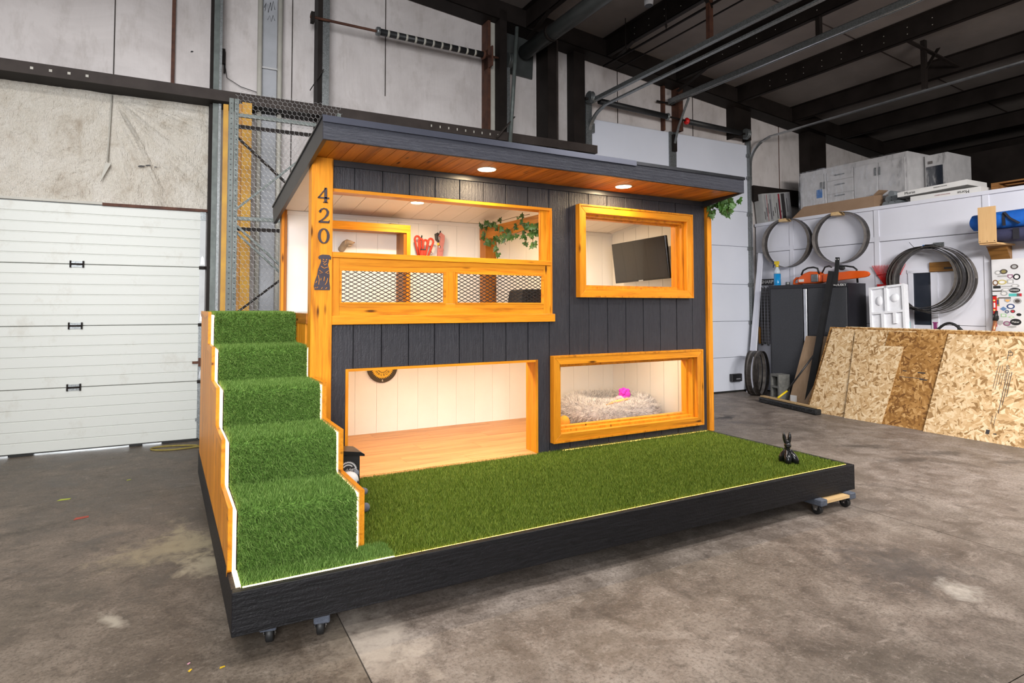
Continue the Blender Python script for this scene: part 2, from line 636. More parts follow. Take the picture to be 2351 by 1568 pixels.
simple('ochre_wood', (.50, .24, .035), (.36, .155, .025), 5, .6, stretch=(6, 6, .5))
simple('conduit', (.52, .50, .44), (.42, .40, .35), 5, .5)
simple('duct_grey', (.085, .092, .09), (.055, .06, .058), 4, .45, .3)
simple('wire', (.55, .55, .55), None, 8, .4, .4)
simple('rubber_black', (.012, .012, .013), (.02, .02, .02), 9, .5)
simple('steel_bright', (.7, .71, .73), (.55, .56, .58), 9, .25, 1.0)
simple('blade_steel', (.23, .21, .19), (.12, .105, .095), 14, .42, .45)
simple('blade_dark', (.085, .075, .068), (.04, .035, .032), 14, .42, .6)
simple('black_powder', (.010, .010, .011), (.016, .016, .018), 8, .36)
simple('cabinet_grey', (.055, .057, .065), (.04, .042, .048), 60, .5, .0, spec=.3, bump=.1, bscale=150)
simple('cabinet_black', (.014, .014, .019), None, 20, .4)
simple('block_grey', (.20, .20, .185), (.13, .13, .12), 25, .9, bump=.5, bscale=90)
simple('carpet_grey', (.105, .12, .155), (.07, .08, .105), 90, .95, bump=.6, bscale=180)
simple('cardboard', (.36, .24, .155), (.29, .185, .115), 3, .75)
simple('white_board', (.70, .70, .72), (.62, .62, .64), 6, .55)
simple('paper_white', (.74, .73, .72), (.68, .67, .66), 8, .6)
simple('foam_white', (.80, .81, .85), (.74, .75, .80), 30, .75, bump=.15, bscale=120)
simple('plastic_wrap_white', (.56, .55, .56), (.46, .45, .46), 8, .22, spec=.7)
simple('grey_pipe', (.18, .20, .215), None, 8, .5)
simple('tape_blue', (.015, .16, .50), None, 8, .5)
simple('bag_blue', (.006, .13, .56), (.004, .09, .42), 10, .7, bump=.2, bscale=60)
simple('bag_navy', (.040, .042, .10), (.025, .027, .062), 10, .85, bump=.3, bscale=70)
simple('strap_black', (.012, .012, .02), None, 8, .7)
simple('saw_orange', (.78, .115, .008), (.70, .09, .006), 6, .32)
simple('rake_red', (.66, .012, .012), (.56, .010, .010), 6, .4)
simple('bottle_clear', (.60, .68, .76), None, 6, .25)
simple('liquid_blue', (.010, .27, .62), None, 6, .2)
simple('trigger_yellow', (.80, .58, .015), None, 6, .35)
simple('navy_plastic', (.02, .025, .09), None, 6, .4)
simple('teal', (.06, .42, .42), None, 6, .35)
simple('purple', (.24, .035, .15), None, 6, .45)
simple('copper', (.62, .25, .12), None, 12, .3, .6)
simple('level_red', (.62, .018, .014), None, 6, .35)
simple('vial_yellow', (.75, .70, .22), None, 6, .3)
simple('box_yellow', (.78, .38, .008), None, 6, .4)
simple('glass_dark', (.020, .024, .035), (.03, .036, .05), 4, .12)
simple('print_black', (.035, .032, .034), None, 8, .6)
simple('print_red', (.30, .025, .045), None, 8, .6)
simple('print_grey', (.30, .30, .32), None, 8, .6)
simple('white_print', (.80, .80, .80), None, 8, .5)
simple('gear_yellow', (.80, .47, .035), None, 8, .5)
simple('clock_brown', (.055, .040, .022), (.04, .03, .017), 8, .5)
simple('tv_black', (.004, .004, .005), None, 6, .06, spec=.8)
simple('tv_bezel', (.012, .012, .013), None, 6, .3)
simple('leash_red', (.62, .055, .025), (.52, .04, .02), 20, .7)
simple('leash_pink', (.52, .20, .18), (.42, .15, .135), 20, .75)
simple('carved_tan', (.36, .255, .165), (.27, .185, .115), 14, .7, bump=.3, bscale=40)
simple('ivy_leaf', (.055, .145, .022), (.025, .075, .012), 18, .45, rnd=.5)
simple('ivy_stem', (.10, .075, .03), None, 8, .7)
simple('figure_black', (.009, .009, .010), None, 6, .16, spec=.6)
simple('plush_grey', (.15, .165, .19), (.12, .13, .155), 40, .95, bump=.5, bscale=150)
simple('plush_white', (.72, .72, .72), (.64, .64, .64), 40, .95, bump=.4, bscale=150)
simple('plush_pink', (.70, .030, .55), (.55, .018, .42), 40, .9, bump=.8, bscale=90)
simple('plush_rose', (.74, .36, .46), None, 40, .9)
simple('plush_peach', (.80, .45, .16), (.70, .36, .12), 40, .9)
simple('plush_orange', (.72, .30, .03), (.62, .24, .02), 40, .9)
simple('rope_yellow', (.30, .24, .06), (.22, .17, .04), 30, .9)
simple('scrap_yellow', (.80, .52, .02), None, 8, .6)
simple('scrap_green', (.40, .46, .04), None, 8, .6)
simple('scrap_red', (.42, .06, .03), None, 8, .6)
for nm, c in (('s_black', (.02, .02, .022)), ('s_navy', (.05, .08, .20)), ('s_brown', (.22, .12, .07)), ('s_teal', (.10, .50, .48)), ('s_red', (.55, .03, .05)), ('s_grey', (.42, .42, .42)),
              ('s_gold', (.60, .50, .18)), ('s_mauve', (.30, .12, .22)), ('s_green', (.38, .62, .36)), ('s_blue', (.14, .26, .48)), ('s_dark', (.09, .075, .07)), ('s_olive', (.33, .28, .10))):
    simple(nm, c, None, 6, .5)

# bed fur
m = N('bed_fur')
g = m.n('NewGeometry')
m.done(m.ramp(g.outputs['Random Per Island'], [(.05, (.12, .11, .11)), (.22, (.55, .52, .52)), (.95, (.86, .83, .82))]), .85, 0, .2)
simple('bed_base', (.55, .52, .52), (.32, .30, .30), 14, .9)


# oriented strand board
def osb(name, cols, seed):
    m = N(name)
    rnd = m.vec((1, 1, 1), rnd=True, loc=(seed, seed * 2, seed * 3))
    nz = m.n('TexNoise', Scale=5.0, Detail=2)
    m.l(rnd, nz.inputs['Vector'])
    lay = []
    for i, (rx, sc) in enumerate(((.25, 27), (-.75, 30), (1.15, 29))):
        mp = m.n('Mapping')
        mp.inputs['Rotation'].default_value = (rx, 0, 0)
        mp.vector_type = 'TEXTURE'
        mp.inputs['Scale'].default_value = (1, 2.6, .62)
        ad = m.n('VectorMath', operation='MULTIPLY_ADD')
        m.l(nz.outputs['Color'], ad.inputs[0])
        ad.inputs[1].default_value = (.07, .07, .07)
        m.l(rnd, ad.inputs[2])
        m.l(ad.outputs[0], mp.inputs['Vector'])
        vo = m.n('TexVoronoi', Scale=sc)
        m.l(mp.outputs[0], vo.inputs['Vector'])
        sp_ = m.n('SeparateColor')
        m.l(vo.outputs['Color'], sp_.inputs[0])
        lay.append((sp_.outputs[0], sp_.outputs[1], vo.outputs['Distance']))
    c = m.ramp(lay[0][0], cols)
    c = m.mix(m.math('GREATER_THAN', lay[1][1], .52), c, m.ramp(lay[1][0], cols))
    c = m.mix(m.math('GREATER_THAN', lay[2][1], .66), c, m.ramp(lay[2][0], cols))
    st = m.noise(m.vec((1, 1, 1), rnd=True), 2.5, 4)
    c = m.mix(m.math('MULTIPLY', st, .18), c, cols[0][1])
    m.bump(lay[0][2], .3, .003)
    return m.done(c, .65, 0, .35)


osb('osb_light', [(.04, (.26, .145, .055)), (.24, (.50, .32, .15)), (.6, (.63, .445, .25)), (.95, (.76, .60, .39))], 1.0)
osb('osb_brown', [(.05, (.15, .062, .014)), (.4, (.30, .145, .036)), (.75, (.40, .21, .065)), (.97, (.55, .33, .13))], 5.0)
simple('osb_edge', (.42, .28, .14), (.24, .14, .06), 30, .8)

# glass
m = N('window_glass')
tr = m.n('BsdfTransparent')
gl = m.n('BsdfGlossy', Roughness=.03)
fz = m.n('LayerWeight', Blend=.5)
mx = m.n('MixShader')
m.l(m.math('MULTIPLY_ADD' if False else 'ADD', m.math('MULTIPLY', m.math('POWER', fz.outputs['Facing'], 4.0), .5), .03), mx.inputs[0])
m.l(tr.outputs[0], mx.inputs[1])
m.l(gl.outputs[0], mx.inputs[2])
m.l(mx.outputs[0], m.out.inputs['Surface'])
m = N('clear_film')
tr = m.n('BsdfTransparent')
gl = m.n('BsdfGlossy', Roughness=.12)
mx = m.n('MixShader')
m.l(m.ramp(m.noise(m.vec((3, 3, 1), (0, .4, 0)), 7, 5, .7), [(.5, (.05, .05, .05)), (.7, (.35, .35, .35))]), mx.inputs[0])
m.l(tr.outputs[0], mx.inputs[1])
m.l(gl.outputs[0], mx.inputs[2])
m.l(mx.outputs[0], m.out.inputs['Surface'])
M_ = MAT

# ================================================================== the hall (frame B: y=0 is the back wall, the room lies at y<0)
def roofz(x):
    return 6.0 - 0.1 * x


def struct(o):
    return tag(o, kind='structure')


# floor of poured slabs with saw-cut joints
flr = struct(MB().box(-9, 15, -15, 1.6, -.10, -.05).build('floor', M_['crack_dark'], None, 'B'))
XJ = [-9, -7.31, -3.56, .185, 3.935, 7.69, 11.4, 15]
YJ = [-15, -10.6, -6.3, -1.9, 1.6]
for i in range(len(XJ) - 1):
    for j in range(len(YJ) - 1):
        piece('slab', XJ[i] + .003, XJ[i + 1] - .003, YJ[j] + .002, YJ[j + 1] - .002, -.05, 0, M_['concrete' if XJ[i] > 0 else 'concrete_dark'], flr)

# back wall: vinyl faced insulation behind the steel, seams between the sheets, one loose drape over the left door
wb = MB()
zt = lambda x: roofz(x) + .05
for xa, xb, za in ((-9, -.30, 2.56), (-.30, .93, 0), (.93, 3.40, 3.7), (3.40, 4.93, 0), (4.93, 8.42, 4.2), (8.42, 15, 0)):
    wb.prism([(xa, za), (xb, za), (xb, zt(xb)), (xa, zt(xa))], 'y', .02, .10)
wback = struct(wb.build('wall_back', M_['vinyl'], None, 'B'))
for sx in (-4.9, -3.05, -1.205, .62, 1.78, 5.55, 7.15, 9.3):
    z0 = 3.9 if sx < 0 else (0 if 3.5 < sx < 4.9 or sx > 8.4 or sx < .9 else 4.2)
    MB().box(sx - .005, sx + .005, .012, .022, z0, roofz(sx)).build('seam_tape', M_['brown_steel'] if sx != 9.3 else M_['rust_steel'], wback)
# wrinkled drape
from mathutils import noise as mnoise
nx, nz = 230, 90
v = []
for j in range(nz):
    for i in range(nx):
        x = -2.9 + 2.62 * i / (nx - 1)
        z = 2.56 + 1.2 * j / (nz - 1)
        t, dz_ = x + 1.22, 3.74 - z
        if t > 0:
            r_, ph = math.hypot(t, dz_), math.atan2(dz_, t + .02)
            fold = .016 * (1 - abs(mnoise.noise((ph * 9, r_ * 1.1, 0)))) ** 3 + .010 * (1 - abs(mnoise.noise((ph * 22, r_ * 2.4, 4)))) ** 2
            fold += .050 * math.exp(-((ph - .98 - .12 * r_) / .035) ** 2) * min(1, r_ * 3) * max(0, 1.2 - r_) + .03 * math.exp(-((ph - .72) / .05) ** 2) * min(1, r_ * 3) * max(0, 1.1 - r_)
            fold *= 1.7 * min(1, t * 6)
        else:
            a_, b_ = x * .82 + z * .57, z * .82 - x * .57
            fold = .016 * (1 - abs(mnoise.noise((a_ * 3.2, b_ * 8, 1)))) ** 2 + .010 * (1 - abs(mnoise.noise((a_ * 8, b_ * 22, 2)))) ** 2 + .012 * mnoise.noise((x * 2, z * 2, 3))
            fold *= min(1, -t * 6)
        v.append((x, -.012 - fold, z))
f = [(j * nx + i, j * nx + i + 1, (j + 1) * nx + i + 1, (j + 1) * nx + i) for j in range(nz - 1) for i in range(nx - 1)]
MB().add(v, f, True).build('insulation_drape', M_['vinyl_drape'], wback)
MB().path([(-1.21, -.04, 3.72), (-1.225, -.045, 3.3), (-1.235, -.05, 3.0)], .008, 5).build('drape_strap', M_['conduit'], wback)
MB().prism([(-1.29, 2.78), (-1.20, 2.98), (-1.25, 2.98)], 'y', -.07, -.05).build('drape_tab', M_['conduit'], wback)
MB().box(-6.5, -2.9, -.03, -.012, 2.56, 3.74).build('insulation_sheet', M_['vinyl_drape'], wback)
MB().path([(.29, -.045, 5.0), (.31, -.045, 5.06), (.30, -.045, 4.96), (.33, -.045, 5.05), (.335, -.045, 4.95), (.36, -.045, 5.08), (.37, -.045, 4.98), (.39, -.045, 5.1), (.41, -.045, 5.0)], .003, 4).path([(.33, -.045, 4.86), (.35, -.045, 4.92), (.37, -.045, 4.85), (.39, -.045, 4.93), (.41, -.045, 4.87)], .003, 4).build('marker_scrawl', M_['print_black'], wback)
# torn spots
for (x, z, w, h) in ((-.92, 2.98, .07, .02), (-.86, 2.995, .05, .014), (-.79, 2.985, .03, .01), (-.46, 4.35, .03, .02), (-.385, 5.05, .05, .12), (-.40, 5.15, .03, .1)):
    MB().poly([(-w / 2, -h / 2), (w * .2, -h * .3), (w / 2, h * .4), (-w * .1, h / 2), (-w * .45, h * .1)], Matrix.Translation((x, -.075 if z < 3.5 else .016, z)) @ Matrix.Rotation(PI / 2, 4, 'X'), .004).build('tear', M_['print_black'], wback)
# girt over the doors: a channel, web to the room, lip below
MB().box(-9, 4.90, -.312, .01, 3.733, 3.742).build('girt_flange', M_['dark_steel'], wback)  # underside shade put into the colour: darker steel than the web
MB().box(-9, 4.90, -.326, -.312, 3.733, 3.85).build('girt_web', M_['brown_steel'], wback)
for i in range(4):
    MB().box(-1.86 + i * .15, -1.835 + i * .15, -.329, -.325, 3.78, 3.805).build('bolt_hole', M_['conduit'], wback)
for i in range(9):
    MB().box(2.28 + i * .12, 2.295 + i * .12, -.329, -.325, 3.775, 3.805).build('bolt_hole', M_['conduit'], wback)


def channel(name, x0, x1, y0, y1, z0, z1, mat, t=.014, parent=None):
    """upright channel column with its web to the room"""
    mb = MB().box(x0, x1, y0, y0 + t, z0, z1).box(x0, x0 + t, y0 + t, y1, z0, z1).box(x1 - t, x1, y0 + t, y1, z0, z1)
    return mb.build(name, M_[mat], parent or wback)


channel('door_jamb', -.275, -.245, -.16, .02, 0, 5.9, 'dark_steel')
channel('stud', -.665, -.63, -.03, .02, 3.83, 5.95, 'rust_steel')
channel('column', .88, .935, -.22, .02, 0, 5.85, 'dark_steel')
channel('column', 3.17, 3.21, -.18, .02, 0, 5.62, 'rust_steel')
channel('column', 3.205, 3.29, -.15, .02, 0, 5.62, 'conduit')
channel('column', 3.29, 3.40, -.30, .02, 0, 5.55, 'dark_steel')
channel('column', 4.06, 4.20, -.30, .02, 0, 5.50, 'dark_steel')
channel('column', 4.22, 4.25, -.28, .02, 0, 5.45, 'brown_steel')
channel('column', 4.60, 4.80, -.16, .02, 0, 5.45, 'dark_steel')
channel('column', 7.95, 8.36, -.16, .02, 4.4, 5.15, 'dark_steel')
channel('column', 9.87, 10.35, -.20, .02, 0, 4.95, 'dark_steel')
channel('stud', 6.44, 6.48, -.05, .02, 4.36, 5.3, 'rust_steel')
channel('stud', 6.68, 6.78, -.14, .02, 4.36, 5.25, 'rust_steel')
MB().box(8.45, 14, -.12, 0, 3.35, 3.62).build('girt_flange', M_['dark_steel'], wback)
# conduits, loose pipe, dark board behind the spring
for x in (.245, .469):
    MB().tube((x, -.08, .3), (x, -.08, 5.8), .028, 10).build('conduit', M_['conduit'], wback)
MB().box(.275, .44, -.04, .015, .3, 5.8).build('vent_shaft', M_['shaft_grey'], wback)
MB().box(.27, .445, -.066, -.06, 4.27, 4.29).build('shaft_seam', M_['wire'], wback)
MB().tube((3.385, -.4, 3.55), (3.503, -.4, 5.3), .027, 10).build('loose_pipe', M_['green_galv'], wback)
MB().bar((3.2, -.38, 3.74), (3.46, -.40, 4.05), .05, .012, (0, 1, 0)).build('angle_brace', M_['brown_steel'], wback)
MB().prism([(3.45, 4.82), (3.97, 4.79), (4.0, 5.4), (3.45, 5.5)], 'y', -.02, .016).build('dark_board', M_['duct_grey'], wback)
MB().box(-.135, -.115, -.03, -.02, 4.15, 4.4).box(-.16, -.12, -.06, -.02, 4.25, 4.42).build('junction_box', M_['dark_steel'], wback)
MB().path([(-.13, -.03, 4.3), (-.1, -.03, 4.1), (.05, -.03, 4.02), (.24, -.03, 3.98)], .004, 5).build('cable', M_['rubber_black'], wback)

# ceiling: sloped insulation, purlins running to the back, a rafter along the wall
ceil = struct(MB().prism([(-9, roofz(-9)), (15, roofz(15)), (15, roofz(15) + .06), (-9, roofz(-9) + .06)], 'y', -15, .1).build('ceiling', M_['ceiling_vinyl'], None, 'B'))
for k in range(-5, 7):
    x = 5.10 + 1.39 * k
    z = roofz(x) - .25
    MB().box(x - .006, x + .006, -15, 0, z, z + .25).box(x - .006, x + .075, -15, 0, z, z + .008).box(x - .075, x + .006, -15, 0, z + .242, z + .25).build('purlin', M_['dark_steel'], ceil)
MB().prism([(-9, 5.74 + .9), (15, 5.74 - 1.5), (15, 5.74 - 1.5 + .01), (-9, 6.65)], 'y', -.30, 0).prism([(-9, 6.64), (15, 4.24), (15, 4.5), (-9, 6.9)], 'y', -.30, -.285).build('rafter', M_['dark_steel'], ceil)
for x0, y in ((5.10, -.9), (6.49, -.95), (3.71, -.9)):
    MB().bar((x0 + .02, -.30, roofz(x0) - .42), (x0 + .02, y, roofz(x0) - .25), .06, .01, (1, 0, 0)).build('flange_brace', M_['dark_steel'], ceil)
for x0 in (5.10, 6.49, 7.88):
    for i in range(9):
        y = -.95 - i * .30
        for dz in (.07, .16):
            MB().box(x0 - .010, x0 - .006, y, y + .009, roofz(x0) - .25 + dz, roofz(x0) - .25 + dz + .009).build('bolt_hole', M_['conduit'], ceil)
for y in (-2.4, -4.8):
    MB().prism([(-9, roofz(-9) - .004), (15, roofz(15) - .004), (15, roofz(15) + .01), (-9, roofz(-9) + .01)], 'y', y, y + .02).build('vinyl_seam', M_['brown_steel'], ceil)
for x in (4.93, 5.17):
    MB().tube((x, -.45, 5.0), (x, -6, 5.0), .016 if x < 5 else .011, 8).build('gas_pipe', M_['dark_steel'], ceil)
for y in (-.95, -1.75):
    MB().tube((4.93, y, 5.0), (4.93, y, 5.5), .006, 6).ball((4.93, y, 5.06), .02, .01, .03, 8, 6).build('pipe_hanger', M_['dark_steel'], ceil)
MB().tube((3.80, -.1, 5.12), (3.92, -3.4, 5.18), .105, 18).build('exhaust_duct', M_['duct_grey'], ceil)
MB().tube((3.823, -.75, 5.131), (3.825, -.80, 5.132), .112, 18).build('duct_collar', M_['dark_steel'], ceil)
MB().lathe([(.05, 0), (.055, .05), (.055, .16), (.04, .2)], (4.47, -1.95, 5.13), 16).build('camera_can', M_['white_board'], ceil)
MB().lathe([(.047, 0), (.047, .004)], (4.47, -1.95, 5.122), 16).build('camera_lens', M_['rubber_black'], ceil)

# ---- left sectional door
d1 = struct(MB().box(-7.4, -.30, .03, .05, 0.024, 2.52).build('door_1', M_['door_white'], None, 'B'))


def section(parent, x0, x1, z0, z1, ribs, mat, y=-.03):
    pr = []
    h = (z1 - z0) / ribs
    pr.append((.03, z0 + .002))
    for k in range(ribs):
        za, zb = z0 + k * h + .004, z0 + (k + 1) * h - .004
        pr += [(y + .006, za - .0015), (y, za + .004), (y, zb - .004), (y + .006, zb + .0015)]
    pr.append((.03, z1 - .002))
    pr = pr[::-1]
    return MB().prism(pr, 'x', x0, x1).build('panel', M_[mat], parent)


ZS = [.024, .655, 1.282, 1.915, 2.54]
for k in range(4):
    section(d1, -7.4, -.345, ZS[k], ZS[k + 1], 6, 'door_dirty')
    s = piece('end_stile', -.345, -.288, -.034, .02, ZS[k] + .01, ZS[k + 1] - .004, M_['stile_white'] if k > 1 else M_['galvanized'], d1)
for k in (1, 2, 3):
    z = ZS[k]
    for x in (-1.478, -4.2):
        hg = MB().box(x - .05, x + .05, -.042, -.03, z - .03, z + .03).build('hinge', M_['galvanized'], d1)
        MB().tube((x - .055, -.048, z), (x + .055, -.048, z), .009, 8).build('hinge_pin', M_['dark_steel'], hg)
        MB().box(x - .062, x - .048, -.05, -.03, z - .035, z + .035).box(x + .048, x + .062, -.05, -.03, z - .035, z + .035).build('knuckle', M_['dark_steel'], hg)
    MB().box(-.35, -.25, -.05, -.03, z - .022, z + .012).tube((-.30, -.055, z), (-.2, -.055, z), .012, 8).build('roller_bracket', M_['dark_steel'], d1)
    MB().prism([(-.335, z + .03), (-.298, z + .03), (-.305, z + .10), (-.317, z + .125), (-.329, z + .10)], 'y', -.038, -.033).build('hinge_strap', M_['bright_galv'], d1)
MB().box(-7.4, -2.08, -.03, .04, .002, .022).box(-2.0, -1.80, -.03, .04, .003, .022).box(-2.08, -.28, -.03, .04, .019, .026).box(-.98, -.86, -.03, .04, .003, .019).box(-.68, -.28, -.03, .04, .003, .019).build('bottom_seal', M_['seal_rubber'], d1)
MB().box(-.40, -.33, -.06, -.03, .85, .875).box(-.34, -.28, -.07, -.03, .82, .91).build('slide_lock', M_['rust_steel'], d1)
MB().box(-.36, -.27, -.06, -.03, .22, .25).box(-.33, -.295, -.07, -.03, .03, .24).build('corner_bracket', M_['galvanized'], d1)
MB().path([(-.30, -.06, 1.16), (-.302, -.06, .9), (-.29, -.065, .6), (-.285, -.06, .25)], .008, 6).build('pull_rope', M_['rope_yellow'], d1)
MB().tube((-.30, -.06, 1.08), (-.30, -.06, 1.03), .016, 8).build('rope_knot', M_['rope_yellow'], d1)
MB().box(-7.4, -1.24, -.05, -.01, 2.545, 2.57).build('header_strip', M_['conduit'], d1)
MB().box(-1.27, -.26, -.055, -.01, 2.535, 2.565).build('header_angle', M_['rust_steel'], d1)
MB().box(-.345, -.288, -.04, -.034, 2.44, 2.54).build('top_bracket', M_['galvanized'], d1)
trk = MB().prism([(-.245, -.20), (-.19, -.20), (-.19, -.14), (-.197, -.14), (-.197, -.193), (-.245, -.193)], 'z', .05, 5.85).build('door_track', M_['green_galv'], d1)
MB().box(-.188, -.16, -.215, -.205, .05, 5.85).build('track_angle', M_['galvanized'], d1)

# ---- hardware of the middle door (the house stands before it)
d2 = struct(MB().prism([(.935, -.22), (1.015, -.22), (1.015, -.15), (1.0, -.15), (1.0, -.205), (.935, -.205)], 'z', 0, 5.78).build('door_2', M_['galvanized'], None, 'B'))
MB().prism([(3.41, -.26), (3.47, -.26), (3.47, -.18), (3.46, -.18), (3.46, -.25), (3.41, -.25)], 'z', 0, 4.95).build('door_track', M_['galvanized'], d2)
sh = MB().tube((.78, -.25, 4.913), (3.30, -.25, 4.885), .017, 8).build('spring_shaft', M_['rust_steel'], d2)
sp = MB().tube((1.60, -.25, 4.905), (3.06, -.25, 4.888), .042, 14)
sp.build('torsion_spring', M_['rubber_black'], d2)
for k in range(11):
    x = 1.72 + k * .12
    MB().tube((x, -.25, 4.905 - .0116 * (x - 1.6)), (x + .028, -.25, 4.905 - .0116 * (x - 1.57)), .0432, 14).build('paint_stripe', M_['conduit'], d2)
MB().lathe([(.05, 0), (.055, .02), (.055, .045)], (1.58, -.25, 4.905), 12, 'x').build('spring_cone', M_['galvanized'], d2)
MB().lathe([(.06, 0), (.065, .02), (.04, .05)], (3.05, -.25, 4.888), 12, 'x').build('spring_cone', M_['rust_steel'], d2)
MB().box(3.17, 3.19, -.30, -.05, 4.75, 5.02).box(3.12, 3.25, -.22, -.18, 5.5, 5.62).build('bearing_plate', M_['rust_steel'], d2)
MB().lathe([(.10, 0), (.11, .01), (.10, .02), (.10, .05), (.11, .06), (.10, .07)], (3.42, -.25, 4.88), 18, 'x').build('cable_drum', M_['duct_grey'], d2)
MB().box(.79, .83, -.28, -.2, 4.85, 4.97).build('bearing_plate', M_['dark_steel'], d2)
MB().bar((.80, -.2, 4.05), (.94, -.25, 4.3), .08, .01, (0, 1, 0)).build('angle_brace', M_['dark_steel'], d2)

# ---- right sectional door with its ceiling tracks and opener
d3 = struct(MB().box(4.97, 8.39, .03, .05, .02, 4.35).build('door_3', M_['door_white'], None, 'B'))
ZR = [.025, .60, 1.22, 1.862, 2.528, 3.147, 3.75, 4.35]
for k in range(7):
    section(d3, 4.97, 8.39, ZR[k], ZR[k + 1], 1, 'door_bluewhite')
MB().box(4.97, 8.39, -.03, .04, .005, .03).build('bottom_seal', M_['seal_rubber'], d3)
MB().box(6.56, 6.70, -.06, -.03, 3.15, 4.35).build('centre_stile', M_['galvanized'], d3)
MB().box(6.60, 6.68, -.10, -.06, 4.02, 4.30).build('arm_bracket', M_['dark_steel'], d3)
bx = MB().box(7.87, 8.11, -.10, -.032, .19, .32).build('step_plate', M_['black_powder'], d3, bevel=.008)
MB().box(7.96, 8.06, -.103, -.10, .225, .245).build('step_plate_print', M_['print_grey'], bx)


def curved_track(x, ztop, y_end, mat):
    pts = [(x, -.06, .1), (x, -.06, ztop - .42)]
    for k in range(1, 8):
        a = PI / 2 * k / 8
        pts.append((x, -.06 - .40 * (1 - math.cos(a)), ztop - .42 + .40 * math.sin(a)))
    pts += [(x, -.48, ztop), (x, y_end, ztop + .02)]
    return MB().path(pts, 0, flat=(.055, .022), up_=(1, 0, 0)).build('door_track', M_[mat], d3)


curved_track(4.93, 4.42, -5.5, 'galvanized')
curved_track(8.44, 4.40, -6.2, 'bright_galv')
MB().box(4.90, 4.96, -5.6, -.05, 4.545, 4.60).build('track_angle', M_['galvanized'], d3)
MB().box(4.86, 4.97, -.10, 0, 0, 4.6).build('track_plate', M_['galvanized'], d3)
MB().box(8.39, 8.42, -.09, 0, 0, 4.55).box(8.40, 8.50, -.03, 0, 0, 4.5).build('track_plate', M_['galvanized'], d3)
for z in (.5, 1.2, 1.86, 2.5, 3.1, 3.75, 4.15):
    MB().box(8.36, 8.46, -.075, -.045, z - .03, z + .03).build('roller_bracket', M_['galvanized'], d3)
MB().box(4.965, 5.03, -.09, -.03, 4.12, 4.26).build('roller_bracket', M_['galvanized'], d3)
rail = MB().box(6.51, 6.53, -6.5, -.08, 4.79, 4.87).box(6.57, 6.59, -6.5, -.08, 4.79, 4.87).box(6.51, 6.59, -6.5, -.08, 4.862, 4.87).build('opener_rail', M_['galvanized'], d3)
MB().tube((6.55, -.2, 4.80), (6.55, -6.4, 4.80), .012, 6).build('opener_chain', M_['steel_bright'], rail)
MB().path([(6.60, -.45, 4.79), (6.62, -.2, 4.4), (6.63, -.1, 4.15)], 0, flat=(.04, .012), up_=(1, 0, 0)).build('opener_arm', M_['galvanized'], d3)
MB().box(6.30, 6.80, -.06, -.04, 4.80, 4.83).build('opener_bracket', M_['dark_steel'], d3)
MB().tube((4.78, -.2, 4.581), (8.25, -.2, 4.475), .016, 8).build('spring_shaft', M_['dark_steel'], d3)
MB().tube((5.03, -.2, 4.572), (6.36, -.2, 4.53), .045, 12).build('torsion_spring', M_['rubber_black'], d3)
MB().tube((6.80, -.2, 4.512), (8.05, -.2, 4.483), .045, 12).build('torsion_spring', M_['rubber_black'], d3)
MB().lathe([(.05, 0), (.06, .03), (.03, .06)], (6.36, -.2, 4.53), 12, 'x').build('spring_cone', M_['galvanized'], d3)
MB().lathe([(.03, 0), (.06, .03), (.05, .06)], (6.76, -.2, 4.513), 12, 'x').build('spring_cone', M_['rake_red'], d3)
MB().lathe([(.085, 0), (.095, .01), (.08, .02), (.08, .05), (.095, .06)], (4.83, -.2, 4.60), 18, 'x').build('cable_drum', M_['galvanized'], d3)
MB().lathe([(.085, 0), (.095, .01), (.08, .02), (.08, .05), (.095, .06)], (8.15, -.2, 4.48), 18, 'x').build('cable_drum', M_['galvanized'], d3)
for x, y, zb, z1 in ((4.93, -2.5, 4.6, 5.35), (6.55, -2.75, 4.87, 5.28), (8.44, -2.97, 4.43, 5.1)):
    MB().box(x - .04, x + .02, y - .004, y + .004, zb, z1).box(x - .04, x - .032, y, y + .05, zb, z1).build('track_hanger', M_['rust_steel'] if x < 6 else M_['dark_steel'], d3)
MB().bar((4.93, -2.5, 4.95), (4.65, -2.35, 5.5), .05, .008, (0, 1, 0)).build('hanger_brace', M_['dark_steel'], d3)
MB().bar((8.42, -2.97, 4.7), (8.75, -2.97, 5.05), .05, .008, (0, 1, 0)).build('hanger_brace', M_['dark_steel'], d3)
MB().bar((7.9, -2.97, 5.02), (9.25, -2.97, 4.88), .05, .02, (0, 1, 0)).build('hanger_crossbar', M_['dark_steel'], d3)
# perforations in the near end of the left track angle
for i in range(8):
    MB().box(4.958, 4.962, -2.55 - i * .08, -2.53 - i * .08, 4.565, 4.58).build('bolt_hole', M_['white_board'], d3)

# ---- daylight outside the left door, seen through the gap under it
lamp('daylight_outside_door', 'AREA', tuple(FR['B'] @ Vector((-1.6, 1.2, .28))), 60, (.92, .97, 1.0), 3.0, .5, target=tuple(FR['B'] @ Vector((-1.6, 0, .1))))

